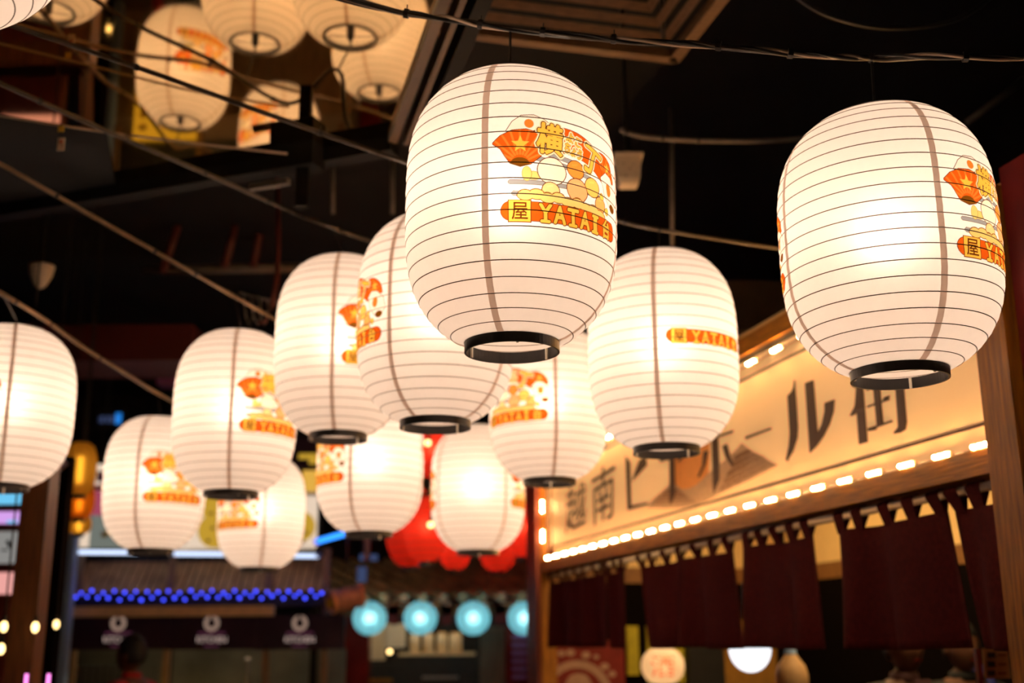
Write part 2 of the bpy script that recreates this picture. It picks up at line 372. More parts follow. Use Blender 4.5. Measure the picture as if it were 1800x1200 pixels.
def make_emblem():
    R = Raster(640, 0, 1, -.02, .72)
    # grey chopsticks behind the food
    for a, b in (((.26, .46), (.66, .40)), ((.20, .425), (.71, .345)), ((.11, .255), (.78, .255)), ((.13, .185), (.80, .15))): R.outlined(R.bar(a, b, .013), GREY, 2, (.12, .06, .04))
    # plain food shapes: leaves, buns, a cloud of rice
    for x, y, rx, ry in ((.25, .30, .05, .025), (.21, .31, .028, .045)): R.outlined(R.disc(x, y, rx, ry), (.72, .62, .20), 2, (.35, .20, .03))
    for x, y, r, c in ((.54, .38, .062, (.86, .30, .05)), (.37, .34, .092, CREAM), (.68, .30, .066, (.93, .58, .14)), (.55, .25, .078, (.93, .45, .20)), (.36, .215, .055, (.95, .66, .30)), (.76, .21, .052, (.90, .45, .14))):
        R.outlined(R.disc(x, y, r, r * .92), c, 4, (.12, .03, .004))
        R.paint(R.bar((x - r * .4, y + r * .42), (x + r * .15, y + r * .55), r * .1), tuple(min(1, k * 1.15) for k in c))
    cl = np.zeros_like(R.X, bool)
    for i in range(9): cl |= R.disc(.20 + i * .070, .175 + .012 * (i % 2) - .004 * i, .048, .030)
    R.outlined(cl, (.85, .60, .20), 4, (.20, .08, .008))
    for x, y in ((.84, .19), (.78, .27)): R.outlined(R.disc(x, y, .022), (.85, .62, .10), 2)
    # the banner: white fans, orange fans, arched ribbon
    wf = R.poly([(.085, .585), (.125, .65), (.18, .692), (.26, .70), (.33, .675), (.37, .64), (.33, .57), (.20, .57)]); R.outlined(wf, (.98, .93, .86), 3); R.paint(R.disc(.228, .640, .030), (.80, .22, .03))
    rib = R.poly(arch(.20, .93, .48, .14, .165, y1=.33)); R.outlined(rib, ORANGE, 3)
    rf = fan(.80, .40, .165, math.radians(5), math.radians(118)); R.outlined(R.poly(rf), ORANGE, 3)
    for i in range(6):
        a = math.radians(12 + i * 19); R.paint(R.bar((.80 + .06 * math.cos(a), .40 + .06 * math.sin(a)), (.80 + .15 * math.cos(a), .40 + .15 * math.sin(a)), .006), LIGHTOR)
    R.paint(R.poly(star(.865, .485, .042)), YEL)
    wf2 = R.poly([(.775, .40), (.83, .445), (.90, .435), (.975, .37), (1.0, .285), (.95, .225), (.875, .235), (.81, .30)]); R.outlined(wf2, (.98, .93, .86), 3); R.paint(R.disc(.875, .345, .034, .044), (.80, .22, .03))
    R.outlined(R.disc(.925, .235, .040, .026), HUB, 2)
    lf = R.poly([(.0, .505), (.05, .555), (.12, .59), (.21, .60), (.31, .575), (.345, .51), (.30, .43), (.235, .375), (.17, .355), (.11, .375), (.075, .425), (.05, .47)]); R.outlined(lf, ORANGE, 3)
    for i in range(9):
        a = math.radians(28 + i * 15.5); m = R.bar((.17 + .06 * math.cos(a), .375 + .06 * math.sin(a)), (.17 + .26 * math.cos(a), .375 + .26 * math.sin(a)), .007) & lf; R.paint(m, LIGHTOR)
    R.paint(R.disc(.17, .372, .06, .042) & lf, HUB); R.paint(R.poly(star(.172, .50, .058)), YEL)
    for ch, x, y, w, h, ro in (('横', .362, .55, .165, .20, -4), ('よこ', .535, .575, .11, .066, -14), ('ちょう', .525, .500, .13, .066, -14), ('丁', .68, .475, .15, .175, -20)):
        k = 4 if len(ch) == 1 else 2
        g = R.grow(R.text(ch, x, y, w, h, math.radians(ro)), k); R.paint(R.grow(g, k + 5), (.97, .85, .60)); R.outlined(g, YEL, k, (.07, .014, .003))
    banner_bar(R)
    return R.down()
def make_bar_emblem():
    R = Raster(640, 0, 1, -.02, .72); banner_bar(R); R.img = np.roll(R.img, int(R.ny * .30), axis=0); return R.down()

# ------------------------------------------------------------------ the white paper lanterns
LR, LH, NR, NB = 0.249, 0.69, 0.109, 21       # body radius, height, ring radius, number of bands
def prof_fine():
    pts = []
    for i in range(801):
        s = -1 + 2 * i / 800
        r = NR + (LR - NR) * max(0, 1 - abs(s) ** 3.6) ** (1 / 1.27); pts.append((r, LH / 2 + s * (LH / 2 - .022)))
    return np.array(pts)
_pf = prof_fine(); _al = np.concatenate([[0], np.cumsum(np.linalg.norm(np.diff(_pf, axis=0), axis=1))])
RIB = [(float(np.interp(a, _al, _pf[:, 0])), float(np.interp(a, _al, _pf[:, 1]))) for a in np.linspace(0, _al[-1], NB + 1)]
ROWS = []
for i in range(NB):
    ROWS.append(RIB[i])
    (r0, z0), (r1, z1) = RIB[i], RIB[i + 1]; d = np.array([z1 - z0, -(r1 - r0)]); d /= np.linalg.norm(d)
    ROWS.append(((r0 + r1) / 2 + d[0] * .0016, (z0 + z1) / 2 + d[1] * .0016))
ROWS.append(RIB[-1])
RZ = np.array([z for _, z in ROWS]); RR = np.array([r for r, _ in ROWS])
def surf_r(z): return float(np.interp(z, RZ, RR))
IA = 2 * int(np.argmin([abs(z - .34 * LH) for _, z in RIB])); IB = 2 * int(np.argmin([abs(z - .765 * LH) for _, z in RIB]))
NCOL = 96; CA, CB = 1, 23            # columns of the printed panel inside the first quarter
def shade_mesh():
    mb = MB()
    for r, z in ROWS:
        for k in range(NCOL):
            q = 2 * math.pi * k / NCOL; mb.v.append((r * math.cos(q), r * math.sin(q), z))
    for i in range(len(ROWS) - 1):
        for k in range(NCOL):
            if IA <= i < IB and CA <= k % (NCOL // 2) < CB: continue      # printed panels on two opposite quarters
            mb.f.append((i * NCOL + k, i * NCOL + (k + 1) % NCOL, (i + 1) * NCOL + (k + 1) % NCOL, (i + 1) * NCOL + k))
    return mb.mesh('paper_shade', MT['paper'], smooth=True)
def panel_mesh(img, name):
    """a printed quarter of the shade"""
    ny, nx = img.shape[:2]; z0, z1 = RZ[IA], RZ[IB]; wide = math.radians((CB - CA) * 360 / NCOL)
    NZ = int((z1 - z0) / (LR * wide) * nx); zs = np.linspace(z0, z1, NZ); ang = math.radians(CA * 360 / NCOL) + np.linspace(0, wide, nx)
    r = np.interp(zs, RZ, RR)
    V = np.zeros((NZ, nx, 3)); V[..., 0] = r[:, None] * np.cos(ang)[None]; V[..., 1] = r[:, None] * np.sin(ang)[None]; V[..., 2] = zs[:, None]
    C = np.ones((NZ, nx, 4)); yy = (zs - z0) / (LR * wide) - .018        # emblem y of each row
    j = np.round((yy + .02) / .74 * (ny - 1)).astype(int); ok = (j >= 0) & (j < ny); C[ok, :, :3] = img[j[ok]]
    idx = np.arange(NZ * nx).reshape(NZ, nx); q = np.stack([idx[:-1, :-1], idx[:-1, 1:], idx[1:, 1:], idx[1:, :-1]], -1).reshape(-1, 4)
    me = bpy.data.meshes.new(name); me.vertices.add(NZ * nx); me.vertices.foreach_set('co', V.reshape(-1))
    me.loops.add(q.size); me.loops.foreach_set('vertex_index', q.reshape(-1)); me.polygons.add(len(q))
    me.polygons.foreach_set('loop_start', np.arange(len(q)) * 4); me.polygons.foreach_set('loop_total', np.full(len(q), 4))
    me.polygons.foreach_set('use_smooth', np.ones(len(q), bool))
    me.update(calc_edges=True); me.validate()
    ca = me.color_attributes.new('ink', 'FLOAT_COLOR', 'POINT'); ca.data.foreach_set('color', C.reshape(-1)); me.materials.append(MT['print_'])
    return me
EMB = make_emblem(); BAR = make_bar_emblem()
ME = dict(shade=shade_mesh(), panel=panel_mesh(EMB, 'printed_panel'), barpanel=panel_mesh(BAR, 'printed_panel'))
ME['ribs'] = [MB().torus((0, 0, z), r, .0012, n=72, m=5).mesh('rib', MT['rib'], smooth=True) for r, z in RIB[1:-1]]
def seam_mesh():
    mb = MB(); n = len(ROWS)
    for r, z in ROWS:
        for s in (-1, 1):
            a = s * .0075 / max(r, .1); mb.v.append(((r + .0008) * math.cos(a), (r + .0008) * math.sin(a), z))
    for i in range(n - 1): mb.f.append((2 * i, 2 * i + 1, 2 * i + 3, 2 * i + 2))
    return mb.mesh('seam', MT['seam'], smooth=True)
ME['seam'] = seam_mesh()
def ring_prof(z0, z1): return [(NR + .001, z0), (NR + .001, z1), (NR - .004, z1), (NR - .004, z0)]
ME['ring'] = MB().lathe(ring_prof(.0, .027), n=64, closed=True).mesh('bottom_ring', MT['black'])
ME['topring'] = MB().lathe(ring_prof(LH - .044, LH - .017), n=64, closed=True).mesh('top_ring', MT['black'])
ME['clip'] = MB().box((NR - .007, 0, .012), .002, .003, .013).mesh('clip', MT['clip'])
ME['spoke'] = MB().tube([(-NR + .003, 0, LH - .03), (NR - .003, 0, LH - .03)], .0018, 6).mesh('hanger_bar', MT['black'])
ME['socket'] = MB().lathe([(.001, LH - .016), (.012, LH - .018), (.016, LH - .03), (.018, LH - .10), (.021, LH - .12), (.002, LH - .121)], n=16).mesh('bulb_socket', MT['black'], smooth=True)
ME['flex'] = MB().tube([(0, 0, LH - .12), (.004, .003, LH - .18), (0, 0, LH - .23)], .004, 6).mesh('bulb_cord', MT['cord'])
_bulb = MB(); _t = (1 + 5 ** .5) / 2
ME['bulb'] = MB().ball((0, 0, LH * .52), .035, .035, .045, n=8, m=6).mesh('bulb', MT['bulb'], smooth=True)
CAM_XY = CC[:2]
GROUP_W = 'white paper lanterns'
LANT = {}
def white_lantern(key, rx, ry, w, seam_deg, label, zs=1.0, bar=False):
    """ring centre (rx, ry) and body width fix where it hangs; seam_deg turns a seam away from the line of sight"""
    d = FPX * 2 * LR / w - .0876; p = CC + ray(rx, ry) * (d / FPX)
    t = thing('paper_lantern', label, 'lantern', p, GROUP_W)
    face = math.atan2(CAM_XY[1] - p[1], CAM_XY[0] - p[0])       # direction towards the viewer
    base = face + math.radians(seam_deg)                         # counter-clockwise = to the right in view
    def put(name, me, rz=0.0):
        o = bpy.data.objects.new(name, me); COL.objects.link(o); o.parent = t; o.rotation_euler = (0, 0, rz); return o
    # printed panel sits in quarter 0 (0..90 degrees) of the shade
    put('paper_shade', ME['shade'], base); [put('printed_panel', ME['barpanel'] if bar else ME['panel'], base + h) for h in (0, math.pi)]
    for me in ME['ribs']: put('rib', me)
    for k in range(4): put('seam', ME['seam'], base + k * math.pi / 2)
    put('bottom_ring', ME['ring']); tr = put('top_ring', ME['topring'])
    for k in range(3): put('clip', ME['clip'], base + .35 + k * 2.094)
    for k in range(2):
        o = put('hanger_bar', ME['spoke'], base + k * math.pi / 2); o.parent = tr
    put('bulb_socket', ME['socket']); put('bulb_cord', ME['flex']); put('bulb', ME['bulb'])
    t.scale = (1, 1, zs)
    LANT[key] = (t, p, p[2] + LH * zs)
    return t

# ------------------------------------------------------------------ the hall
def struct(name, mb, m): return tag(mb.build(name, m), kind='structure')
struct('floor', MB().box((0, 5.0, -.05), 7.5, 9.0, .05), MT['floor'])
struct('ceiling', MB().box((0, 5.0, 4.65), 7.5, 9.0, .05), MT['ceil'])
struct('wall_back', MB().box((0, 14.05, 2.3), 7.5, .05, 2.3), MT['walls'])
struct('wall_left', MB().box((-7.55, 5, 2.3), .05, 9.0, 2.3), MT['walls'])
struct('wall_right', MB().box((7.55, 5, 2.3), .05, 9.0, 2.3), MT['walls'])
struct('wall_behind', MB().box((0, -4.05, 2.3), 7.5, .05, 2.3), MT['walls'])

# stall frame: u runs along its front (0 at the near right post), n points out to the aisle
PR = P(1750, 830, 3.3); SU = np.array([.2433, -.97, 0]); SU /= np.linalg.norm(SU); SN = np.array([SU[1], -SU[0], 0]); ZZ = np.array([0, 0, 1.])
SAX = (SU, SN, ZZ)
def SP(u, n, z): return np.array([PR[0], PR[1], 0]) + SU * u + SN * n + ZZ * z
def sbox(mb, u0, u1, n0, n1, z0, z1): return mb.box(SP((u0 + u1) / 2, (n0 + n1) / 2, (z0 + z1) / 2), abs(u1 - u0) / 2, abs(n1 - n0) / 2, abs(z1 - z0) / 2, SAX)
def on_sign(px, py, n=0.0):
    d = ray(px, py); o = PR + SN * n; t = ((o - CC) @ SN) / (d @ SN); p = CC + d * t; q = p - np.array([PR[0], PR[1], 0]); return float(q @ SU), float(p[2])
UL = -4.86
ZB0, ZB1, ZT0, ZT1 = 2.112, 2.186, 2.835, 2.91      # lower beam, upper beam
NS = -.045                                           # face of the sign, a little behind the beams

t = thing('timber_stall', 'stained pine frame of the stall front, posts and beams around the cream sign', 'stall frame', SP(UL / 2, 0, 0))
for u0, u1, n0, n1, z1, nm, m in ((.0, .135, -.10, .02, 2.93, 'post', 'wood'),):
    sbox(MB(), u0, u1, n0, n1, 0, z1).build('post', MT['wood'], t)
sbox(MB(), UL - .30, UL, -.10, .0, 0, 2.93).build('post', MT['wood'], t)
o = sbox(MB(), UL - .302, UL - .04, .0, .025, 0, 2.93).build('post_facing', MT['woodend'], t)
sbox(MB(), UL, 0, -.10, .0, ZB0, ZB1).build('lower_beam', MT['woodh'], t)
sbox(MB(), UL, 0, -.10, .0, ZT0, ZT1).build('upper_beam', MT['woodh'], t)
sbox(MB(), UL, 0, -.05, -.012, ZT0 - .012, ZT0).build('beam_trim', MT['dark'], t)
tag(sbox(MB(), .14, .70, -.60, -.02, 0, 2.98).build('side_board', MT['redboard']), 'dark red painted board beyond the right stall post', 'board')

# the sign with its lettering
t = thing('stall_sign', 'long cream signboard with brown lettering and a mountain, ringed by lights', 'sign', SP(UL / 2, NS, ZB1))
tsign = t
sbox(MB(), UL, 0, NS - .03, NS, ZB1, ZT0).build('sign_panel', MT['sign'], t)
def flat(name, pix, m, lift, parent=t, uv=False):
    pts = pix if uv else [on_sign(x, y, NS) for x, y in pix]
    n = NS + lift; k = len(pts); mb = MB()
    fr = [SP(u, n, z) for u, z in pts]; bk = [SP(u, NS, z) for u, z in pts]
    mb.v = [tuple(p) for p in fr + bk]; mb.f = [tuple(range(k))] + [(i, i + k, (i + 1) % k + k, (i + 1) % k) for i in range(k)]
    return mb.build(name, m, parent)
def strokes(name, polys, m, lift, parent=t):
    mb = MB()
    for pix in polys:
        pts = [on_sign(x, y, NS) for x, y in pix]; k = len(pts); o = len(mb.v)
        mb.v += [tuple(SP(u, NS + lift, z)) for u, z in pts] + [tuple(SP(u, NS, z)) for u, z in pts]
        mb.f += [tuple(o + i for i in range(k))] + [(o + i, o + i + k, o + (i + 1) % k + k, o + (i + 1) % k) for i in range(k)]
    return mb.build(name, m, parent)
def c7(pts): return [(970 + x / 3.872, 640 + y / 3.872) for x, y in pts]
def c8(pts): return [(1360 + x / 4.286, 620 + y / 4.286) for x, y in pts]
# mountain and sun
cu_, cz_ = on_sign(1213, 800, NS)
flat('printed_sun', [(cu_ + .235 * math.cos(a * math.pi / 20), cz_ + .235 * math.sin(a * math.pi / 20)) for a in range(40)], MT['sun'], .0015, uv=True)
flat('printed_mountain', c7([(650, 975), (690, 920), (770, 850), (810, 815), (850, 820), (880, 850), (940, 845), (990, 820), (1050, 760), (1120, 700), (1200, 640), (1262, 575), (1295, 535), (1325, 560), (1375, 600), (1440, 625), (1480, 660), (1537, 685), (1440, 740), (1330, 795), (1215, 848), (1110, 900), (1000, 955), (900, 975), (780, 980)]), MT['hill'], .003)
rr = random.Random(3); polys = []
for (ax, ay), (bx0, by0), (bx1, by1), n in (((1290, 545), (1130, 895), (1530, 690), 26), ((820, 820), (665, 972), (1000, 955), 20)):
    for i in range(n):
        s = (i + .5) / n; bx, by = bx0 + (bx1 - bx0) * s, by0 + (by1 - by0) * s - 4
        for j in range(5):
            a, b = .22 + j * .155, .22 + j * .155 + .10 + rr.random() * .03
            x0, y0 = ax + (bx - ax) * a, ay + (by - ay) * a; x1, y1 = ax + (bx - ax) * b, ay + (by - ay) * b; w = 2.6
            if j % 2: x1 += 9; x0 -= 4
            polys.append(c7([(x0 - w, y0), (x0 + w, y0), (x1 + w, y1), (x1 - w, y1)]))
strokes('printed_ridges', polys, MT['hillline'], .004)['kind'] = 'stuff'
# characters
strokes('character', [c7([(505, 625), (535, 665), (541, 962), (655, 941), (655, 956), (520, 994)]), c7([(598, 655), (640, 620), (650, 686), (550, 797), (575, 715)]), c7([(600, 520), (622, 512), (622, 560), (600, 566)]), c7([(640, 505), (662, 497), (662, 545), (640, 552)])], MT['ink'], .005)
strokes('character', [c7([(803, 560), (832, 556), (846, 880), (825, 932), (808, 957)]), c7([(735, 640), (930, 575), (935, 600), (866, 665), (872, 632), (740, 668)])], MT['ink'], .005)
strokes('character', [c7([(1090, 440), (1132, 425), (1146, 782), (1106, 884), (1101, 800)]), c7([(1038, 595), (1069, 588), (1050, 682), (1006, 770), (1000, 760), (1030, 690)]), c7([(1163, 556), (1196, 540), (1216, 622), (1249, 690), (1225, 686), (1186, 632)]), c7([(1020, 520), (1235, 448), (1235, 466), (1020, 540)])], MT['ink'], .005)
strokes('character', [c7([(1322, 492), (1495, 430), (1497, 444), (1323, 511)])], MT['ink'], .005)
strokes('character', [c8([(162, 205), (168, 290), (186, 560), (182, 640), (150, 740), (105, 815), (98, 805), (120, 700), (127, 600), (109, 325), (138, 295), (154, 262)]), c8([(242, 228), (302, 205), (335, 607), (368, 540), (390, 440), (389, 378), (461, 352), (455, 440), (425, 540), (380, 630), (330, 700), (278, 752)])], MT['ink'], .005)
strokes('character', [c8([(630, 250), (676, 236), (710, 672), (650, 690), (632, 445), (604, 472), (579, 476), (618, 400)]), c8([(590, 250), (668, 120), (690, 130), (620, 262)]),
    c8([(750, 190), (795, 178), (829, 528), (783, 545)]), c8([(712, 398), (870, 345), (885, 352), (712, 414)]), c8([(825, 350), (850, 328), (880, 320), (858, 362)]), c8([(718, 590), (716, 568), (895, 506), (899, 520), (782, 562), (776, 580)]), c8([(705, 270), (890, 212), (890, 226), (705, 286)]),
    c8([(920, 205), (978, 188), (1006, 520), (996, 578), (958, 602), (912, 610), (914, 596), (945, 560)]), c8([(890, 168), (1040, 120), (1040, 134), (890, 184)])], MT['ink'], .005)
def glyph_on_sign(ch, quad):
    v, tr, _ = glyphs(ch); (tl, trr, br, bl) = [np.array(on_sign(*q, NS)) for q in quad]; mb = MB()
    for x, y in v:
        p = (bl * (1 - x) + br * x) * (1 - y) + (tl * (1 - x) + trr * x) * y; mb.v.append(tuple(SP(p[0], NS + .005, p[1])))
    mb.f = [tuple(map(int, q)) for q in tr]; return mb.build('character', MT['ink'], t)
glyph_on_sign('越', ((995, 858), (1032, 843), (1031, 921), (995, 940)))
glyph_on_sign('南', ((1041, 833), (1083, 806), (1081, 908), (1043, 925)))
# border lines
ub0, ub1, zb0, zb1 = UL + .10, -.03, 2.262, 2.745
for q in ([(ub0, zb0), (ub1 + .03, zb0), (ub1 + .03, zb0 + .010), (ub0, zb0 + .010)], [(ub0, zb1), (ub1 + .03, zb1), (ub1 + .03, zb1 + .010), (ub0, zb1 + .010)], [(ub0, zb0), (ub0 + .016, zb0), (ub0 + .016, zb1), (ub0, zb1)], [(ub1 - .010, ZB1 + .01), (ub1 + .002, ZB1 + .01), (ub1 + .002, ZT0 - .01), (ub1 - .010, ZT0 - .01)]):
    flat('border_line', q, MT['ink'], .004, uv=True)
flat('border_block', [(-.045, 2.235), (0, 2.235), (0, 2.318), (-.045, 2.318)], MT['inkred'], .004, uv=True)
flat('border_block', [(UL + .03, 2.20), (UL + .16, 2.20), (UL + .16, 2.265), (UL + .03, 2.265)], MT['inkred'], .0035, uv=True)

# warm led strips along the sign
_led = MB().box((0, 0, 0), .044, .006, .009, SAX)
led_body = _led.mesh('led_module', MT['ledbody'])
_dots = MB()
for k in (-1, 0, 1): _dots.ball(SU * (k * .030) + SN * .012, .0062, n=6, m=4)
led_dots = _dots.mesh('led', MT['led'])
vb = MB().box((0, 0, 0), .009, .006, .044, SAX).mesh('led_module', MT['ledbody']); vd = MB()
for k in (-1, 0, 1): vd.ball(ZZ * (k * .030) + SN * .012, .0062, n=6, m=4)
vd = vd.mesh('led', MT['led'])
def led_strip(label, pts, body, dots, run):
    o = pts[0]; t = thing('led_strip', label, 'light strip', o, 'warm led strips around the sign')
    MB().tube(run, .0035, 5).build('strip_wire', MT['thin'], t)
    for p in pts:
        b = bpy.data.objects.new('led_module', body); COL.objects.link(b); b.parent = t; b.location = tuple(np.array(p) - np.array(o))
        d = bpy.data.objects.new('led', dots); COL.objects.link(d); d.parent = b
us = [-.065 - .193 * i for i in range(25)]
led_strip('warm led strip along the bottom edge of the cream sign', [SP(u, NS + .032, 2.197) for u in us], led_body, led_dots, [SP(-.02, NS + .024, 2.194), SP(UL + .02, NS + .024, 2.194)])
led_strip('warm led strip along the top edge of the cream sign', [SP(u, NS + .032, 2.786) for u in [-.12 - .233 * i for i in range(21)]], led_body, led_dots, [SP(-.02, NS + .024, 2.79), SP(UL + .02, NS + .024, 2.79)])
led_strip('short upright warm led strip at the far left end of the sign', [SP(UL + .035, NS + .032, z) for z in (2.35, 2.55, 2.74)], vb, vd, [SP(UL + .035, NS + .024, 2.24), SP(UL + .035, NS + .024, 2.80)])

# curtain rod and maroon curtains
ROD_N, ROD_Z = -.055, 2.088
t = thing('curtain_rod', 'pale round rod under the lower beam that carries the maroon curtains', 'rod', SP(UL / 2, ROD_N, ROD_Z))
MB().tube([SP(UL, ROD_N, ROD_Z), SP(0, ROD_N, ROD_Z)], .016, 12).build('rod_bar', MT['rod'], t, True)
NOR = [(-4.80, -3.665, 6, 'maroon split curtain beside the left stall post'), (-3.645, -3.31, 2, 'narrow maroon curtain next to the leftmost one'),
       (-3.10, -1.925, 6, 'maroon curtain left of the gap above the white dome lamp'), (-1.765, -1.19, 4, 'maroon curtain right of the gap above the white dome lamp'),
       (-.985, -.345, 4, 'wide maroon curtain right of the broad cream gap'), (-.305, -.005, 2, 'maroon curtain beside the right stall post')]
for ci, (u0, u1, ntab, lab) in enumerate(NOR):
    t = thing('split_curtain', lab, 'curtain', SP((u0 + u1) / 2, ROD_N, ROD_Z), 'maroon curtains of the stall')
    rc = random.Random(20 + ci); nu = max(16, int((u1 - u0) / .018)); nz = 14; zt, zbm = 2.035, 1.622
    ph = [rc.uniform(0, 6.28) for _ in range(3)]; kf = [rc.uniform(13, 17), rc.uniform(24, 30), rc.uniform(5, 8)]
    def fold(u, s): return (.034 * math.sin(kf[0] * u + ph[0]) + .014 * math.sin(kf[1] * u + ph[1]) + .012 * math.sin(kf[2] * u + ph[2])) * (.35 + .65 * s)
    mb = MB()
    for side in (0, 1):
        for j in range(nz + 1):
            s = j / nz
            for i in range(nu + 1):
                w = i / nu; uu = u0 + (u1 - u0) * w; uu += (.022 * s) + (.5 - w) * .012 * s * s
                mb.v.append(tuple(SP(uu, ROD_N + fold(uu, s) - .0025 * side, zt + (zbm - zt) * s + .004 * math.sin(8 * uu + ci))))
    n1 = (nu + 1) * (nz + 1)
    for j in range(nz):
        for i in range(nu):
            a = j * (nu + 1) + i; q = (a, a + 1, a + nu + 2, a + nu + 1); mb.f.append(q); mb.f.append(tuple(n1 + k for k in q[::-1]))
    for j in range(nz):
        for i in (0, nu): a = j * (nu + 1) + i; mb.f.append((a, a + nu + 1, n1 + a + nu + 1, n1 + a))
    for i in range(nu): a = nz * (nu + 1) + i; mb.f.append((a, a + 1, n1 + a + 1, n1 + a))
    mb.build('cloth', MT['noren'], t, True)
    pitch = (u1 - u0) / ntab
    for k in range(ntab + 1):
        uc = u0 + pitch * k; wt, wb = .036, .024
        if k == 0: uc += .028
        if k == ntab: uc -= .028
        uc += rc.uniform(-.012, .012) if 0 < k < ntab else 0
        mb = MB(); prof = [(.0, zt - .012, wb)] + [(.020 * math.cos(a), ROD_Z + .020 * math.sin(a), wt) for a in np.linspace(0, math.pi, 7)] + [(-.004, zt - .012, wb)]
        for nn, z, w in prof:
            off = fold(uc, 0) if z < zt else 0
            mb.v += [tuple(SP(uc - w, ROD_N + nn + off, z)), tuple(SP(uc + w, ROD_N + nn + off, z))]
        mb.f = [(2 * i, 2 * i + 1, 2 * i + 3, 2 * i + 2) for i in range(len(prof) - 1)]
        mb.build('loop', MT['noren'], t)

# stall interior
UE = UL - .30
tw = tag(thing('wall_stall_back', 'cream upper wall, brown band and dark lower wall at the back of the stall', None, SP(UL / 2, -1.94, 0)), kind='structure')
te = tag(thing('wall_stall_end', 'cream upper wall and dark lower wall at the far end of the stall', None, SP(UE - .02, -1.0, 0)), kind='structure')
for nm, z0, z1, m in (('upper_wall', 2.17, 2.9, 'cream'), ('wall_band', 2.06, 2.17, 'brownband'), ('lower_wall', 0, 2.06, 'deepbrown')):
    sbox(MB(), UE, .6, -1.98, -1.90, z0, z1).build(nm, MT[m], tw)
    sbox(MB(), UE - .04, UE, -1.9, -.12, z0, z1).build(nm, MT[m], te)
struct('ceiling_stall', sbox(MB(), UE, .13, -1.88, -.11, 2.935, 2.99), MT['cream'])
sbox(MB(), UL, -.01, -.095, -.08, ZB1, ZT0).build('sign_back', MT['dark'], tsign)
t = thing('ceiling_lamp', 'warm flat lamp on the ceiling inside the stall, hidden by the sign', 'lamp', SP(-2.6, -1.0, 2.9))
sbox(MB(), -4.6, -.5, -1.12, -.92, 2.86, 2.935).build('lamp_body', MT['white'], t)
sbox(MB(), -4.55, -.55, -1.10, -.94, 2.853, 2.86).build('diffuser', MT['room'], t)

def on_end(px, py, du=0.0):
    d = ray(px, py); o = SP(UE + du, 0, 1.6); k = ((o - CC) @ SU) / (d @ SU); p = CC + d * k; q = p - np.array([PR[0], PR[1], 0]); return float(q @ SN), float(p[2])
def endbox(mb, x0, y0, x1, y1, du=0.0, th=.02):
    n0, z1 = on_end(x0, y0, du); n1, _ = on_end(x1, y0, du); n0 = min(n0, -.105); n1 = min(n1, -.105); _, z0 = on_end((x0 + x1) / 2, y1, du); return sbox(mb, UE + du, UE + du + th, n0, n1, z0, z1)
t = thing('wall_poster', 'red poster with a pale ring emblem hanging inside the stall at left', 'poster', SP(UE, -.5, 1.5))
endbox(MB(), 968, 1125, 1095, 1250, 0, .02).build('poster_sheet', MT['posterred'], t)
def ep(px, py, du=.022): n, z = on_end(px, py, du); return SP(UE + du, n, z)
mb = MB(); k = 40
for i in range(k):
    a = 2 * math.pi * i / k; mb.v += [tuple(ep(1014 + 62 * math.cos(a), 1222 + 62 * math.sin(a))), tuple(ep(1014 + 48 * math.cos(a), 1222 + 48 * math.sin(a)))]
mb.f = [(2 * i, 2 * i + 1, 2 * ((i + 1) % k) + 1, 2 * ((i + 1) % k)) for i in range(k)]; mb.build('ring_emblem', MT['postertext'], t)
mb = MB(); mb.v = [tuple(ep(1017 + 30 * math.cos(a) * (1 + .15 * math.sin(3 * a)), 1215 + 32 * math.sin(a))) for a in np.linspace(0, 6.28, 24, endpoint=False)]; mb.f = [tuple(range(24))]; mb.build('center_emblem', MT['postertext'], t)
for x, y, r in ((987, 1148, 7), (1003, 1147, 8), (1030, 1151, 8), (1048, 1154, 5), (1063, 1171, 8), (1076, 1184, 7), (976, 1163, 5)):
    mb = MB(); mb.v = [tuple(ep(x + r * math.cos(a), y + r * .8 * math.sin(a))) for a in np.linspace(0, 6.28, 9, endpoint=False)]; mb.f = [tuple(range(9))]; mb.build('blossom', MT['postertext'], t)
tag(endbox(MB(), 1099, 1100, 1119, 1186, 0, .03).build('olive_board', MT['olive']), 'narrow olive yellow panel right of the red poster inside the stall', 'panel')
tag(endbox(MB(), 1134, 1100, 1198, 1200, 0, .03).build('olive_board', MT['olive']), 'olive board behind the round paper globe lantern in the stall', 'panel')
tag(endbox(MB(), 1266, 1090, 1358, 1240, 0, .03).build('ochre_panel', MT['ochre']), 'ochre wall panel behind the white dome lamp in the stall', 'panel')
tag(endbox(MB(), 1200, 1090, 1262, 1240, 0, .08).build('dark_column', MT['dark']), 'black square column between the globe lantern and the ochre panel', 'column')
# globe lantern with a character
Yg = 7.6; g = P(1165, 1170, Yg); rg = 36 / FPX * Yg
t = thing('globe_lantern', 'round cream paper globe lantern with an orange character below the curtains', 'lantern', g)
MB().lathe([(rg * math.sin(a) ** .85 + .002, rg * .86 * -math.cos(a)) for a in np.linspace(.25, math.pi - .25, 20)], g, 32).build('paper_globe', MT['globe'], t, True)
MB().ball(g, .03, n=8, m=6).build('bulb', MT['globebulb'], t)
MB().tube([g + ZZ * rg * .8, (g[0], g[1], 2.935)], .005, 6).build('cord', MT['cord'], t)
v, tr, _ = glyphs('酒'); mb = MB(); vd = (CC - g); a0 = math.atan2(vd[1], vd[0])
for x, y in v:
    aa = a0 + (x - .5) * 1.15; zz = (y - .5) * rg * .95; s = min(.99, abs(zz) / (rg * .86)); rr_ = rg * math.sin(math.acos(-zz / (rg * .86))) ** .85 + .006
    mb.v.append((g[0] + rr_ * math.cos(aa), g[1] + rr_ * math.sin(aa), g[2] + zz))
mb.f = [tuple(map(int, q)) for q in tr]; mb.build('character', MT['orangefilm'], t)
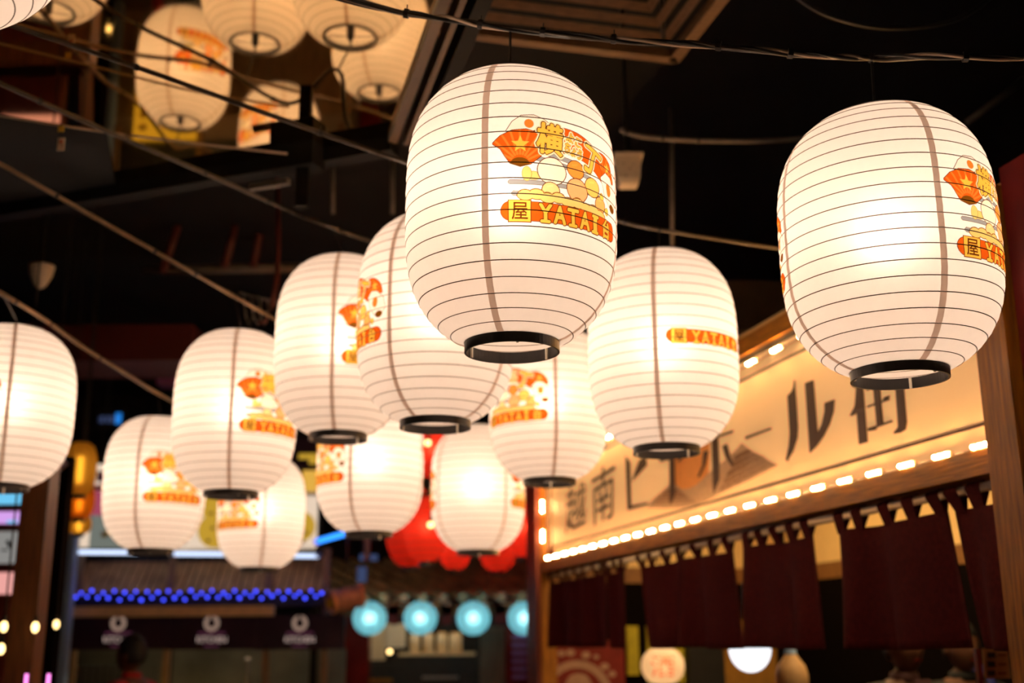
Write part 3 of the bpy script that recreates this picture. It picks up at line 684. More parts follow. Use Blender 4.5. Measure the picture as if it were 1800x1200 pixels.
# dome lamp
Yd = 6.4; g = P(1318, 1139, Yd); rd = 35 / FPX * Yd
t = thing('dome_lamp', 'white half dome pendant lamp on a pale blue stem below the curtains', 'lamp', g)
MB().lathe([(rd * math.cos(a) + .001, -rd * 1.12 * math.sin(a)) for a in np.linspace(0, math.pi / 2, 12)], g, 32).build('opal_dome', MT['opal'], t, True)
MB().lathe([(rd * 1.02, 0), (rd * 1.02, .006), (.001, .012)], g, 32).build('rim', MT['black'], t)
MB().tube([g + ZZ * .005, g + ZZ * .10, g + ZZ * .34], [.034, .030, .020], 12).build("stem", MT['paleblue'], t)
MB().tube([g + ZZ * .34, (g[0], g[1], 2.935)], .006, 6).build('cord', MT['cord'], t)
# gourd-shaped shade
Yv = 6.0; g = P(1392, 1185, Yv); k = Yv / FPX
t = thing('gourd_shade', 'cream gourd shaped hanging shade with a small pale blue cap', 'lamp shade', g)
MB().lathe([(.004 * k, -42 * k), (18 * k, -38 * k), (27 * k, -18 * k), (27 * k, 0), (23 * k, 14 * k), (14 * k, 26 * k), (9 * k, 34 * k)], g, 24).build('body', MT['gourd'], t, True)
MB().lathe([(10 * k, 33 * k), (9 * k, 44 * k), (.1 * k, 46 * k)], g, 16).build('cap', MT['paleblue'], t, True)
MB().tube([g + ZZ * 44 * k, (g[0], g[1], 2.935)], .006, 6).build('cord', MT['cord'], t)
# menu sheet near the right post
t = thing('menu_sheet', 'small tan menu sheet with three dark pictures under the right end of the curtains', 'menu', P(1752, 1166, 4.3))
pixbox(1730, 1139, 1774, 1192, 4.3, .01).build('sheet', MT['gourd'], t)
for y in (1151, 1167, 1183): pixbox(1736, y - 5, 1750, y + 5, 4.297, .004).build('picture', MT['dark'], t)
for y in (1151, 1167, 1183): pixbox(1754, y - 2, 1769, y + 2, 4.297, .004).build('text_line', MT['brownband'], t)
pixbox(1722, 1139, 1729, 1260, 4.32, .03).build('red_edge', MT['redcol'], t)

# ------------------------------------------------------------------ lanterns, hung at measured places
# seam angle given to the left of the printed quarter: quarter runs from seam to seam + 90 degrees to the right
for args in (
    ('main', 900, 620, 368, -13, 'largest white paper lantern in the middle, whole printed emblem facing right', 1.008),
    ('right', 1582, 668, 370, 27, 'big white paper lantern at far right in front of the cream sign', 0.965),
    ('behind', 765, 753, 276, -124, 'white paper lantern half hidden behind the largest one, emblem wrapped on its left edge', 1.02),
    ('bar', 1172, 798, 260, -5, 'white paper lantern hanging before the sign with only a banner line printed', 1.02, True),
    ('leftmid', 594, 774, 228, -7, 'white paper lantern left of the half hidden one, orange fan touching its neighbour', 1.06),
    ('left', 406, 874, 212, -4, 'white paper lantern lowest end of the third cable, emblem above its black ring', 1.02),
    ('edge', -2, 862, 222, -90, 'white paper lantern cut off by the left picture edge, no print in view', 0.96),
    ('low', 264, 973, 174, -20, 'white paper lantern right of the amber lantern string, emblem facing front', 1.01),
    ('lowest', 455, 1004, 150, -86, 'smallest white paper lantern, hanging in front of the blue light tube', 0.99),
    ('mid', 648, 944, 186, -111, 'white paper lantern left of the red lanterns, emblem on its left edge', 1.0),
    ('plain', 840, 975, 165, 35, 'white paper lantern in front of the red lanterns, almost no print in view', 1.01),
    ('post', 966, 852, 207, -83, 'white paper lantern whose ring hangs at the top of the stall post', 1.0),
    ('corner', -128, 22, 470, -30, 'white paper lantern of which only a pale shoulder shows at top left corner', 1.0)):
    white_lantern(*args)

# hanging cords and the cables that carry the lanterns
def cable(name, label, pts, r, m, strands=1, group=None, clips=(), sag=None):
    pts = [np.array(p, float) for p in pts]; fine = []
    for i in range(len(pts) - 1):
        p0 = pts[max(i - 1, 0)]; p1 = pts[i]; p2 = pts[i + 1]; p3 = pts[min(i + 2, len(pts) - 1)]
        for j in range(8):
            s = j / 8; fine.append(.5 * ((2 * p1) + (p2 - p0) * s + (2 * p0 - 5 * p1 + 4 * p2 - p3) * s * s + (3 * p1 - p0 - 3 * p2 + p3) * s ** 3))
    fine.append(pts[-1]); t = thing(name, label, 'cable', fine[0], group)
    for k in range(strands):
        if strands == 1: ln = fine
        else:
            ln = []
            for i, p in enumerate(fine):
                a = i * .35 + 2 * math.pi * k / strands + .8 * math.sin(i * .31 + k); w = r * (1.15 + .5 * math.sin(i * .23 + 2 * k))
                ln.append(p + np.array([0, math.cos(a), math.sin(a)]) * w)
        MB().tube(ln, r, 7).build('strand', m[k % len(m)], t, True)
    for c in clips:
        i = min(len(fine) - 2, int(c * (len(fine) - 1))); d = fine[i + 1] - fine[i]; d /= np.linalg.norm(d)
        w = r * (3.0 if strands > 1 else 1.35); MB().tube([fine[i] - d * .006, fine[i] + d * .006], w, 8).build('cable_tie', MT['black'], t)
        if strands > 1 or c * 100 % 3 < 1: MB().tube([fine[i], fine[i] + np.array([.002, .0, w + .012])], .0015, 5).build('tie_tail', MT['black'], t)
    return t
Y = {k: float(v[1][1]) for k, v in LANT.items()}
CG = 'cables strung across the hall'
cable('power_cable', 'thick bundle of cables across the top, above the largest lantern', [P(560, -14, 2.64), P(700, 21, 2.63), P(800, 36, 2.62), P(897, 50, Y['main']), P(1060, 67, 2.585), P(1200, 76, 2.55), P(1300, 84, 2.52), P(1420, 97, 2.49), P(1532, 102, Y['right']), P(1650, 100, 2.45), P(1840, 101, 2.42)], .0042, [MT['cable'], MT['cord'], MT['thin'], MT['cord']], 4, CG, (.12, .25, .34, .42, .57, .68, .8, .93))
cable('power_cable', 'highest bare cable from left edge, passing behind the largest lantern', [P(-60, 18, 2.86), P(0, 38, 2.9), P(240, 118, 3.07), P(500, 211, 3.27), P(720, 288, 3.5), P(768, 304, Y['behind']), P(900, 340, 3.65), P(1085, 387, 3.78), P(1158, 403, Y['bar']), P(1370, 436, 4.0), P(1500, 450, 4.1)], .0075, [MT['cable']], 1, CG, (.1, .2, .33, .42, .72, .8))
cable('power_cable', 'middle bare cable from left edge down to the half hidden lantern', [P(-60, 112, 3.22), P(0, 146, 3.3), P(200, 236, 3.72), P(360, 304, 4.05), P(500, 366, 4.42), P(585, 400, Y['leftmid']), P(640, 420, 4.78), P(962, 530, Y['post']), P(1100, 570, 4.95)], .0085, [MT['cable']], 1, CG, (.18, .27, .38, .47, .55))
cable('power_cable', 'third bare cable from left edge above the emblem lantern at left', [P(-60, 258, 3.75), P(0, 288, 3.85), P(200, 401, 4.25), P(330, 474, 4.5), P(412, 521, Y['left']), P(475, 556, 4.9), P(655, 655, Y['mid']), P(840, 730, Y['plain'])], .0085, [MT['tan']], 1, CG, (.14, .23, .36, .45))
cable('power_cable', 'lowest bare cable at left, above the lantern cut by the left edge', [P(-60, 480, 4.2), P(0, 514, 4.27), P(70, 556, 4.6), P(140, 606, 5.0), P(210, 650, 5.35), P(276, 690, Y['low']), P(330, 717, 6.0), P(462, 775, Y['lowest'])], .0095, [MT['tan']], 1, CG, (.2, .33, .5))
cable('thin_wire', 'thin pale wire from left edge to the mirror frame', [P(-60, 192, 3.70), P(0, 203, 3.75), P(165, 229, 3.9), P(330, 250, 4.05), P(505, 270, 4.18)], .0045, [MT['thin']], 1, CG)
cable('power_cable', 'grey sagging cable between the two biggest lanterns', [P(1090, 228, 4.6), P(1140, 241, 4.6), P(1260, 248, 4.6), P(1390, 245, 4.6), P(1560, 225, 4.6)], .010, [MT['pipe']], 1, CG, (.1, .32, .45))
cable('power_cable', 'dark slack cable looping at the top right', [P(1380, -20, 3.3), P(1450, 25, 3.3), P(1560, 50, 3.3), P(1680, 35, 3.3), P(1760, -20, 3.3)], .007, [MT['cord']], 1, CG)
tops = dict(main=(897, 50), right=(1532, 102), behind=(768, 304), bar=(1158, 403), leftmid=(585, 400), left=(412, 521), edge=(6, 518), low=(276, 690), lowest=(462, 775), mid=(655, 655), plain=(840, 730), post=(962, 530))
for k, (x, y) in tops.items():
    tt, p, zt = LANT[k]; q = P(x, y, p[1] if k != 'edge' else 4.30)
    MB().tube([(p[0], p[1], zt - .03), (p[0], p[1], zt + .02), q], .0035, 6).build('hanging_cord', MT['cord'], None)
    o = COL.objects[-1]
    o.parent = tt; org = np.array(tt.location); sc = tt.scale[2]; lo = np.array(o.location) - org; o.location = tuple(lo * [1, 1, 1 / sc]); o.scale = (1, 1, 1 / sc)
tt, p, zt = LANT['corner']
o = MB().tube([(p[0], p[1], zt - .03), (p[0], p[1], 3.58)], .0035, 6).build('hanging_cord', MT['cord']); o.location = tuple(np.array(o.location) - p); o.parent = tt

# ------------------------------------------------------------------ tinted mirror overhead and its frame
HM = 3.585
def on_level(px, py, z): d = ray(px, py); return (CC + d * ((z - CC[2]) / d[2]))[:2]
A = on_level(690, 240, HM); dF = on_level(200, 325, HM) - A; dF /= np.linalg.norm(dF); dR = on_level(770, 20, HM) - A; dR /= np.linalg.norm(dR)
B = A + dF * 4.2; D = A + dR * 3.3; Cc = B + dR * 4.6
t = thing('mirror_canopy', 'tinted overhead mirror in a dark steel frame that reflects the lanterns', 'mirror', (A[0], A[1], HM))
def slab(qs, z0, z1):
    k = len(qs); mb = MB(); mb.v = [(q[0], q[1], z) for z in (z0, z1) for q in qs]
    mb.f = [tuple(range(k)), tuple(range(2 * k - 1, k - 1, -1))] + [(i, i + k, (i + 1) % k + k, (i + 1) % k) for i in range(k)]; return mb
Q1, Q2, Q3 = on_level(203, 322, HM), on_level(188, 231, HM), on_level(-120, 187, HM)
Q4 = Q3 + dR * 3.4
mb = slab([A, Q1, Q2, Q3, Q4, D], HM, HM + .01)
slab([Q1, B, Q3, Q2], HM - .004, HM + .02).build('soffit_board', MT['ceil'], t)
mb.build('mirror_panel', MT['mirror'], t)
def beam(p, q, w, z0, z1, off=0.0):
    p = np.array(p, float); q = np.array(q, float); d = (q - p) / np.linalg.norm(q - p); n = np.array([-d[1], d[0]]); c = (p + q) / 2 + n * off
    return MB().box((c[0], c[1], (z0 + z1) / 2), np.linalg.norm(q - p) / 2, w / 2, (z1 - z0) / 2, (np.array([d[0], d[1], 0]), np.array([n[0], n[1], 0]), ZZ))
beam(A, B, .07, HM - .06, HM + .03, -.02).build('frame_beam', MT['steel'], t)
beam(A, D, .035, HM - .03, HM + .04, .0).build('frame_beam', MT['bronze'], t)
beam(A, D, .02, HM - .03, HM + .04, .055).build('frame_beam', MT['bronze'], t)
beam(A, D, .05, HM + .0, HM + .10, .13).build('frame_beam', MT['steel'], t)
J = A + dF * .42
MB().box((J[0], J[1] - .05, HM - .05), .10, .05, .05, (np.array([dF[0], dF[1], 0]), np.array([-dF[1], dF[0], 0]), ZZ)).build('bracket', MT['steel'], t)
MB().box((J[0] + .03, J[1] - .06, HM - .13), .024, .024, .13).build('drop_post', MT['steel'], t)
MB().box((J[0] - .12, J[1] + .02, HM - .13), .09, .012, .012, (np.array([dF[0], dF[1], 0]), np.array([-dF[1], dF[0], 0]), ZZ)).build('flat_bar', MT['pipe'], t)
for s in (.05, .45, .9, 2.2, 3.6):
    q = A + dF * s; MB().tube([(q[0], q[1], HM), (q[0], q[1], 4.6)], .012, 8).build('suspension_rod', MT['pipe'], t)
for s in (1.2, 3.1):
    q = A + dR * s; MB().tube([(q[0] + .1, q[1], HM + .03), (q[0] + .1, q[1], 4.6)], .012, 8).build('suspension_rod', MT['pipe'], t)

# wooden louvred ceiling diffuser
HD = 4.05; KA = np.array([.696, 4.485])
DA = np.array([SU[0], SU[1]]); DB = np.array([SN[0], SN[1]])      # towards the viewer, to the left
t = thing('louvre_diffuser', 'square wooden louvred ceiling outlet above the largest lantern', 'air outlet', (KA[0], KA[1], HD))
SZ = 1.15; ctr = KA + DA * SZ / 2 + DB * SZ / 2
for i in range(9):
    h = SZ / 2 - i * .058; z = HD + (.0 if i == 0 else .02 + i * .030); w = .05 if i == 0 else .036
    for a, b in ((DA, DB), (-DA, DB), (DB, DA), (-DB, DA)):
        c = ctr + a * h; mb = MB(); n3 = np.array([a[0], a[1], 0]); l3 = np.array([b[0], b[1], 0])
        up = ZZ * .8 - n3 * .6 if i else ZZ; nn = n3 * .8 + ZZ * .6 if i else n3
        mb.box((c[0], c[1], z), h + .01, w / 2 if i == 0 else .005, .02 if i == 0 else w / 2, (l3, nn, up)).build('louvre' if i else 'frame_side', MT['louver'], t)
MB().box((ctr[0], ctr[1], HD + .36), SZ / 2, SZ / 2, .01, (np.array([DA[0], DA[1], 0]), np.array([DB[0], DB[1], 0]), ZZ)).build('back_plate', MT['steel'], t)
for sx in (-1, 1):
    for sy in (-1, 1):
        q = ctr + DA * sx * .5 + DB * sy * .5; MB().tube([(q[0], q[1], HD + .02), (q[0], q[1], 4.6)], .008, 6).build('hanger', MT['pipe'], t)

# dim things under the black ceiling
PG = 'dark pipes under the ceiling'
def rod3(name, label, a, b, r, m, cat, group=PG): return tag(MB().tube([a, b], r, 8).build(name, m, None, True), label, cat, group)
for x0, y0, x1, y1, Yq, r, m, lab in ((330, 345, 285, 480, 8.0, .03, 'pipered', 'dull red slanting pipe left of centre in the dark'), (425, 345, 395, 470, 8.0, .03, 'pipered', 'dull red slanting pipe beside its twin under the ceiling'), (470, 330, 445, 470, 8.2, .03, 'pipered', 'third dull red slanting pipe toward the middle'),
        (250, 475, 540, 470, 8.4, .035, 'pipe', 'long level dark conduit behind the left cables'), (1180, 190, 1182, 432, 5.2, .010, 'pipe', 'thin upright rod between the two biggest lanterns'), (585, 270, 585, 375, 6.0, .012, 'pipe', 'thin upright grey rod under the mirror frame'), (690, 255, 690, 375, 6.0, .012, 'pipe', 'upright grey rod left of the largest lantern'), (1800, 140, 1700, 215, 5.0, .014, 'pipe', 'slanting dark conduit at far right')):
    a, b = P(x0, y0, Yq), P(x1, y1, Yq); rod3('ceiling_pipe', lab, a, b, r, MT[m], 'pipe')
tag(MB().box((2.2, 7.4, 3.7), 1.7, .35, .16).build('air_duct', MT['bronze']), 'dim brown air duct right of the largest lantern', 'duct')
tag(MB().box((-3.6, 8.75, 3.85), 1.2, .3, .14).build('air_duct', MT['pipered']), 'dim reddish duct at the left under the ceiling', 'duct')
# white fixtures
g = P(72, 484, 6.0)
t = thing('bell_speaker', 'small white bell shaped speaker hanging in the dark at left', 'speaker', g); k = 6.0 / FPX
MB().lathe([(.001, -24 * k), (6 * k, -24 * k), (11 * k, -19 * k), (20 * k, 0), (23 * k, 16 * k), (23 * k, 19 * k), (.001, 19 * k)], g, 20).build('housing', MT['whitefix'], t, True)
MB().tube([g + ZZ * 18 * k, (g[0], g[1], 4.6)], .008, 6).build('stem', MT['cord'], t)
g = P(1104, 302, 4.95); k = 4.95 / FPX
t = thing('spotlight', 'white boxy spotlight hood with a flared lip beside the largest lantern', 'spotlight', g)
mb = MB()
for z, w in ((-29, 16), (-20, 20), (24, 23), (24, 27), (29, 27)): mb.v += [(g[0] + sx * w * k, g[1] + sy * w * k, g[2] + z * k) for sx, sy in ((-1, -1), (1, -1), (1, 1), (-1, 1))]
mb.f = [(i * 4 + j, i * 4 + (j + 1) % 4, (i + 1) * 4 + (j + 1) % 4, (i + 1) * 4 + j) for i in range(4) for j in range(4)] + [(3, 2, 1, 0), (16, 17, 18, 19)]
mb.build('hood', MT['whitefix'], t)
for dx, dz in ((-10, 8), (8, 6), (2, -2), (-6, -16)): MB().ball((g[0] + dx * k, g[1] - 21.5 * k, g[2] + dz * k), 1.6 * k, n=6, m=4).build('screw', MT['bronze'], t)
MB().tube([g + ZZ * 28 * k, (g[0], g[1], 4.6)], .012, 6).build('stem', MT['cord'], t)

# ------------------------------------------------------------------ left: timber posts with light boxes, string bulbs
YP1, YP2 = 5.4, 6.9
t = thing('timber_shelter', 'brown timber posts and braces at the lower left corner under the cut lantern', 'timber frame', P(60, 1150, YP1) * [1, 1, 0])
def post_at(px, py, w, Yq, z1, m, nm='post'):
    c = P(px, py, Yq); h = w / FPX * Yq / 2; return MB().box((c[0], Yq + h, z1 / 2), h, h, z1 / 2).build(nm, MT[m], t)
post_at(60, 880, 46, YP1, 2.62, 'wooddk'); post_at(97, 960, 26, YP2, 2.75, 'deepbrown')
zb = P(60, 830, YP1)[2]; a = P(60, 880, YP1); b = P(96, 880, YP2)
MB().tube([(a[0], a[1] + .05, 2.56), (b[0], b[1], 2.70)], .06, 4).build('top_beam', MT['wooddk'], t)
MB().tube([P(112, 905, YP2 + .1), P(92, 838, YP2 + .1)], .045, 4).build('brace', MT['deepbrown'], t)
MB().box((a[0] - 1.2, YP1 + .1, 2.56), 1.2, .06, .07).build('cross_beam', MT['wooddk'], t)
YS = 7.4
for nm, lab, q, m in (('light_box', 'cyan light box at the left edge behind the timber post', (-90, 867, 41, 886), 'cyanbox'), ('light_box', 'lilac light box under the cyan one at the left edge', (-90, 899, 37, 920), 'lilacbox'),
                      ('light_box', 'grey picture light box third from the top at the left edge', (-90, 934, 32, 990), 'greybox'), ('light_box', 'salmon pink light box lowest at the left edge', (-90, 1006, 24, 1044), 'pinkbox')):
    x0, y0, x1, y1 = q; t = thing(nm, lab, 'light box', P((x0 + x1) / 2, y1, YS), 'light boxes at the left edge')
    pixbox(x0 - 3, y0 - 4, x1 + 3, y1 + 4, YS + .012, .10).build('casing', MT['woodend'], t)
    pixbox(x0, y0, x1, y1, YS, .014).build('lit_panel', MT[m], t)
    if m == 'greybox':
        MB().tube([P(13, 950, YS - .01), P(19, 962, YS - .01)], .012, 6).build('picture_mark', MT['dark'], t); pixbox(2, 965, 14, 968, YS - .006, .004).build('picture_mark', MT['metal'], t)
    if m == 'lilacbox': pixbox(12, 914, 30, 919, YS - .006, .004).build('picture_mark', MT['cyanbox'], t)
t = thing('display_stand', 'dark maroon backing that carries the light boxes at the left edge', 'display stand', P(-20, 1100, YS) * [1, 1, 0])
c0 = P(-25, 950, YS + .2); MB().box((c0[0], YS + .16, 1.3), .24, .035, 1.3).build('backing', MT['woodend'], t)
t = thing('light_box', 'magenta light box beside the amber lantern string', 'light box', P(108, 866, 8.2), 'light boxes at the left edge')
pixbox(98, 812, 116, 868, 8.2, .06).build('lit_panel', MT['magbox'], t); pixbox(100, 868, 116, 876, 8.2, .06).build('casing', MT['paleblue'], t); pixbox(98, 803, 116, 812, 8.2, .06).build('casing', MT['paleblue'], t)
t = thing('display_post', 'pale blue painted post beside the kitchen stall lit by the blue tube', 'post', P(115, 1100, 9.2) * [1, 1, 0])
c0 = P(117, 1000, 9.2); MB().box((c0[0], 9.25, 1.45), .045, .05, 1.45).build('shaft', MT['paleblue'], t)
c0 = P(124, 860, 9.2); MB().box((c0[0] - .03, 9.26, 2.95), .12, .045, .02).build('cap', MT['paleblue'], t)
for a, b, lab in (((76, 928), (105, 998), 'blue slanting light tube glimpsed between the timber posts'), ((72, 945), (68, 1003), 'short violet upright light tube between the timber posts')):
    tag(MB().tube([P(*a, 7.8), P(*b, 7.8)], .011, 8).build('light_tube', MT['violet']), lab, 'light tube')
STR = 'warm string bulbs at lower left'
for x, y, lab in ((7, 1101, 'warm string bulb at the picture edge beside the first timber post'), (62, 1102, 'warm string bulb against the right edge of the first timber post'), (99, 1097, 'warm string bulb right of the second timber post'), (2, 1140, 'lower warm string bulb at the picture edge')):
    p = P(x, y, 5.2 if x != 99 else 6.6); t = thing('string_bulb', lab, 'bulb', p, STR)
    MB().ball(p, .016, .016, .024, n=10, m=8).build('glass', MT['fairy'], t, True); MB().tube([p + ZZ * .022, p + ZZ * .05], .009, 8).build('socket', MT['black'], t)
    MB().tube([p + ZZ * .05, (p[0], p[1], 4.6)], .003, 5).build('wire', MT['cord'], t)
for x, y0, y1, lab in ((47, 1184, 1215, 'pink neon stick at the bottom edge on the first timber post'), (86, 1184, 1215, 'pink neon stick at the bottom edge on the second timber post')):
    tag(MB().tube([P(x, y0, 5.25), P(x - 3, y1, 5.25)], .008, 8).build('neon_tube', MT['pinkneon']), lab, 'neon')

# amber lantern string
AG = 'amber lantern string at the left'
for i, (x, y, w, h, Yq, m, lab) in enumerate(((141, 824, 56, 94, 7.8, 'amberpaper', 'long gold lantern, topmost of the amber string at left'), (140, 880, 52, 62, 8.0, 'orangepaper', 'orange lantern in the middle of the amber string at left'), (139, 921, 42, 34, 8.15, 'amberpaper', 'small amber lantern, lowest of the string at left'))):
    g = P(x, y, Yq); k = Yq / FPX; t = thing('amber_lantern', lab, 'lantern', g, AG)
    a, b = w / 2 * k, h / 2 * k
    MB().lathe([(a * (.42 + .58 * max(0, 1 - abs(s) ** 2.6) ** .6), s * b) for s in np.linspace(-1, 1, 20)], g, 28).build('paper_shade', MT[m], t, True)
    MB().lathe([(a * .45, -b - .02), (a * .45, -b + .012), (a * .40, -b + .012), (a * .40, -b - .02)], g, 20, True).build('bottom_ring', MT['black'], t)
    MB().lathe([(.002, b + .01), (a * .44, b + .01), (a * .44, b - .01)], g, 20).build('top_cap', MT['black'], t)
    MB().tube([g + ZZ * (b * .55 - .02), g - ZZ * b * .5], .014, 8).build('bulb', MT['amberbulb'], t)
    MB().tube([g + ZZ * b, (g[0], g[1] - .0, g[2] + b + 4.6 - g[2] - b)], .004, 6).build('cord', MT['cord'], t)

# ------------------------------------------------------------------ kitchen stall in the back left
YK = 9.5
t = thing('kitchen_stall', 'dim kitchen stall with a slatted roof under a blue light tube', 'stall', P(340, 1130, YK) * [1, 1, 0])
def kb(x0, y0, x1, y1, m, nm, dy=0.0, dep=.05, par=None): return pixbox(x0, y0, x1, y1, YK + dy, dep).build(nm, MT[m], par or t)
zt0, zt1 = P(340, 1040, YK)[2], P(340, 984, YK)[2]; xl, xr = P(128, 1010, YK)[0], P(566, 1010, YK)[0]
n = 30
for i in range(n):
    x = xl + (xr - xl) * (i + .5) / n; w = (xr - xl) / n / 2 * .80
    mb = MB(); mb.v = [(x - w, YK + .02, zt0), (x + w, YK + .02, zt0), (x + w, YK + .34, zt1 + .05), (x - w, YK + .34, zt1 + .05), (x - w, YK + .05, zt0), (x + w, YK + .05, zt0), (x + w, YK + .37, zt1 + .05), (x - w, YK + .37, zt1 + .05)]
    mb.f = [(0, 1, 2, 3), (7, 6, 5, 4), (0, 4, 5, 1), (1, 5, 6, 2), (2, 6, 7, 3), (3, 7, 4, 0)]; mb.build('roof_slat', MT['roofslat'], t)
kb(118, 978, 566, 988, 'dark', 'ridge_board', .30, .06)
mb = MB(); mb.v = [(xl, YK + .06, zt0), (xr, YK + .06, zt0), (xr, YK + .38, zt1 + .05), (xl, YK + .38, zt1 + .05)]; mb.f = [(0, 1, 2, 3)]; mb.build('roof_underlay', MT['dark'], t)
kb(112, 1046, 575, 1066, 'dark', 'eave_board', .02, .06)
for x in (132, 296, 470, 572): c = P(x, 1100, YK + .05); MB().box((c[0], YK + .06, 1.2), .025, .025, 1.2).build('post', MT['slatwood'], t)
tag(pixbox(108, 1065, 480, 1083, YK - .12, .06).build('awning_bar', MT['gilt']), 'pale tan awning bar above the dark kitchen banners', 'bar')
KG = 'dark kitchen banners'
for (x0, x1, cx, lab) in ((118, 296, 208, 'dark purple kitchen banner, leftmost, above the black haired person'), (296.5, 449, 372, 'dark purple kitchen banner in the middle of the three'), (449.5, 606, 527, 'dark purple kitchen banner, rightmost of the three')):
    tb = thing('kitchen_banner', lab, 'banner', P(cx, 1141, YK - .03), KG)
    pixbox(x0, 1080, x1, 1141, YK - .03, .02).build('board', MT['purple'], tb)
    kk = YK / FPX; g = P(cx, 1095, YK - .04); MB().torus(g, 10 * kk, 3.4 * kk, (np.array([1., 0, 0]), ZZ, np.array([0, -1., 0])), 20, 6).build('ring_logo', MT['logo'], tb, True)
    MB().box(g + ZZ * 9 * kk, 2.2 * kk, .02, 4 * kk).build('logo_notch', MT['purple'], tb)
    v, tr, asp = glyphs('KITCHEN'); mb = MB()
    for x, y in v: p = P(cx - 26 + x * 52, 1129 - y * 11, YK - .036); mb.v.append(tuple(p))
    mb.f = [tuple(map(int, q)) for q in tr]; mb.build('lettering', MT['letter'], tb)
    pixbox(cx - 24, 1110, cx + 24, 1115, YK - .034, .004).build('small_line', MT['magline'], tb); pixbox(cx - 14, 1133, cx + 12, 1137, YK - .034, .004).build('small_line', MT['magline'], tb)
kb(112, 1140, 292, 1320, 'slate', 'back_panel', 1.0, .03); kb(299, 1140, 606, 1320, 'slate', 'back_panel', 1.0, .03)
for x in range(128, 290, 13): kb(x, 1170, x + 9, 1300, 'metal' if x < 200 else 'slate', 'metal_slat', .95, .02)
c0 = P(340, 1240, YK); MB().box((c0[0], YK + .12, .52), 1.1, .25, .52).build('counter', MT['slatwood'], t)
g = P(435, 1182, YK + .2); tt_ = thing('tap', 'slim metal tap standing on the kitchen counter', 'tap', (g[0], YK + .2, 1.04))
MB().tube([(g[0], YK + .2, 1.04), (g[0], YK + .2, P(0, 1164, YK + .2)[2])], .018, 10).build('column', MT['metal'], tt_); MB().ball(P(435, 1160, YK + .2), .025, n=10, m=8).build('knob', MT['metal'], tt_, True)
# tubes and blue leds
for x0, x1, y0, y1, lab in ((120, 226, 970, 971, 'white blue light tube left of the low lantern ring'), (302, 388, 973, 974, 'white blue light tube between two lanterns'), (470, 560, 976, 977, 'white blue light tube right of the smallest white lantern')):
    x0_, x1_ = x0, x1 + (60 if x1 < 400 else 0)
    tb = thing('light_tube', lab, 'light tube', P(x0, y0, YK - .1), 'blue white tubes over the kitchen roof')
    MB().tube([P(x0_, y0, YK - .1), P(x1_, y1, YK - .1)], .0165, 10).build('tube', MT['tube'], tb, True)
    for x in (x0_, x1_): p = P(x, y0, YK - .1); MB().tube([p - np.array([.02, 0, 0]), p + np.array([.02, 0, 0])], .019, 8).build('end_cap', MT['paleblue'], tb)
tb = thing('light_tube', 'azure slanting light tube right of the kitchen stall', 'light tube', P(560, 950, 9.2))
MB().tube([P(558, 951, 9.3), P(612, 936, 8.7)], .021, 10).build('tube', MT['tubeblue'], tb, True); MB().tube([P(556, 952, 9.31), P(559, 951, 9.29)], .026, 8).build('end_cap', MT['violet'], tb)
tb = thing('led_string', 'zigzag string of blue led dots along the kitchen eave', 'light string', P(130, 1048, YK - .05))
dm = MB().ball((0, 0, 0), .0115, n=8, m=6).mesh('blue_led', MT['bluedot'], smooth=True); pts = []
x = 133.0; i = 0
while x < 572:
    yv = (1049 if i % 2 == 0 else 1040) + (3 if 180 < x < 330 and i % 2 == 0 else 0) + 2.2 * math.sin(i * 1.7); p = P(x, yv, YK - .05); pts.append(p)
    o = bpy.data.objects.new('blue_led', dm); COL.objects.link(o); o.parent = tb; o.location = tuple(p - np.array(tb.location)); o.scale = (1, 1, 1) if i % 3 else (1.15, 1.1, 1.1)
    x += 9.6 + 1.3 * math.sin(i * 2.3); i += 1
MB().tube(pts, .003, 4).build('wire', MT['cord'], tb)

# signboards above the kitchen stall
YB = 9.9
t = thing('billboard', 'wide board above the blue tube with rose, grey green and white panels', 'billboard', P(340, 968, YB))
pixbox(146, 870, 262, 962, YB, .06).build('lower_panel', MT['litgrey'], t); pixbox(146, 850, 262, 905, YB - .01, .05).build('upper_panel', MT['litrose'], t)
pixbox(133, 926, 155, 961, YB - .03, .05).build('notice', MT['litwhite'], t); pixbox(100, 962, 575, 968, YB - .02, .1).build('sill', MT['dark'], t)
pixbox(262, 872, 556, 966, YB - .02, .06).build('white_panel', MT['litwhite'], t)
for x, y, r in ((372, 892, 20), (378, 932, 30), (528, 925, 26)):
    g = P(x, y, YB - .03); kk = YB / FPX; mb = MB(); mb.v = [(g[0] + r * kk * math.cos(a), g[1], g[2] + r * kk * math.sin(a)) for a in np.linspace(0, 6.28, 28, endpoint=False)]; mb.v += [(x_, y_ + .008, z_) for x_, y_, z_ in mb.v]
    mb.f = [tuple(range(28))] + [(i, (i + 1) % 28, (i + 1) % 28 + 28, i + 28) for i in range(28)]; mb.build('yellow_disc', MT['lityellow'], t)
for x, y in ((371, 902), (374, 928), (538, 936), (533, 952), (366, 950)):
    g = P(x, y, YB - .045); MB().ball(g, .018, .006, .014, n=8, m=6).build('dark_mark', MT['hillline'], t)
pixbox(178, 934, 190, 944, YB - .01, .02).build('yellow_mark', MT['yellow'], t)
t = thing('billboard', 'dark board with a yellow lit panel between two lanterns, above the white panel', 'billboard', P(545, 870, YB + .3))
pixbox(515, 770, 600, 822, YB + .3, .06).build('dark_panel', MT['purple'], t); pixbox(525, 797, 560, 806, YB + .285, .02).build('yellow_bar', MT['lityellow'], t); pixbox(543, 806, 560, 815, YB + .285, .02).build('yellow_bar', MT['lityellow'], t)
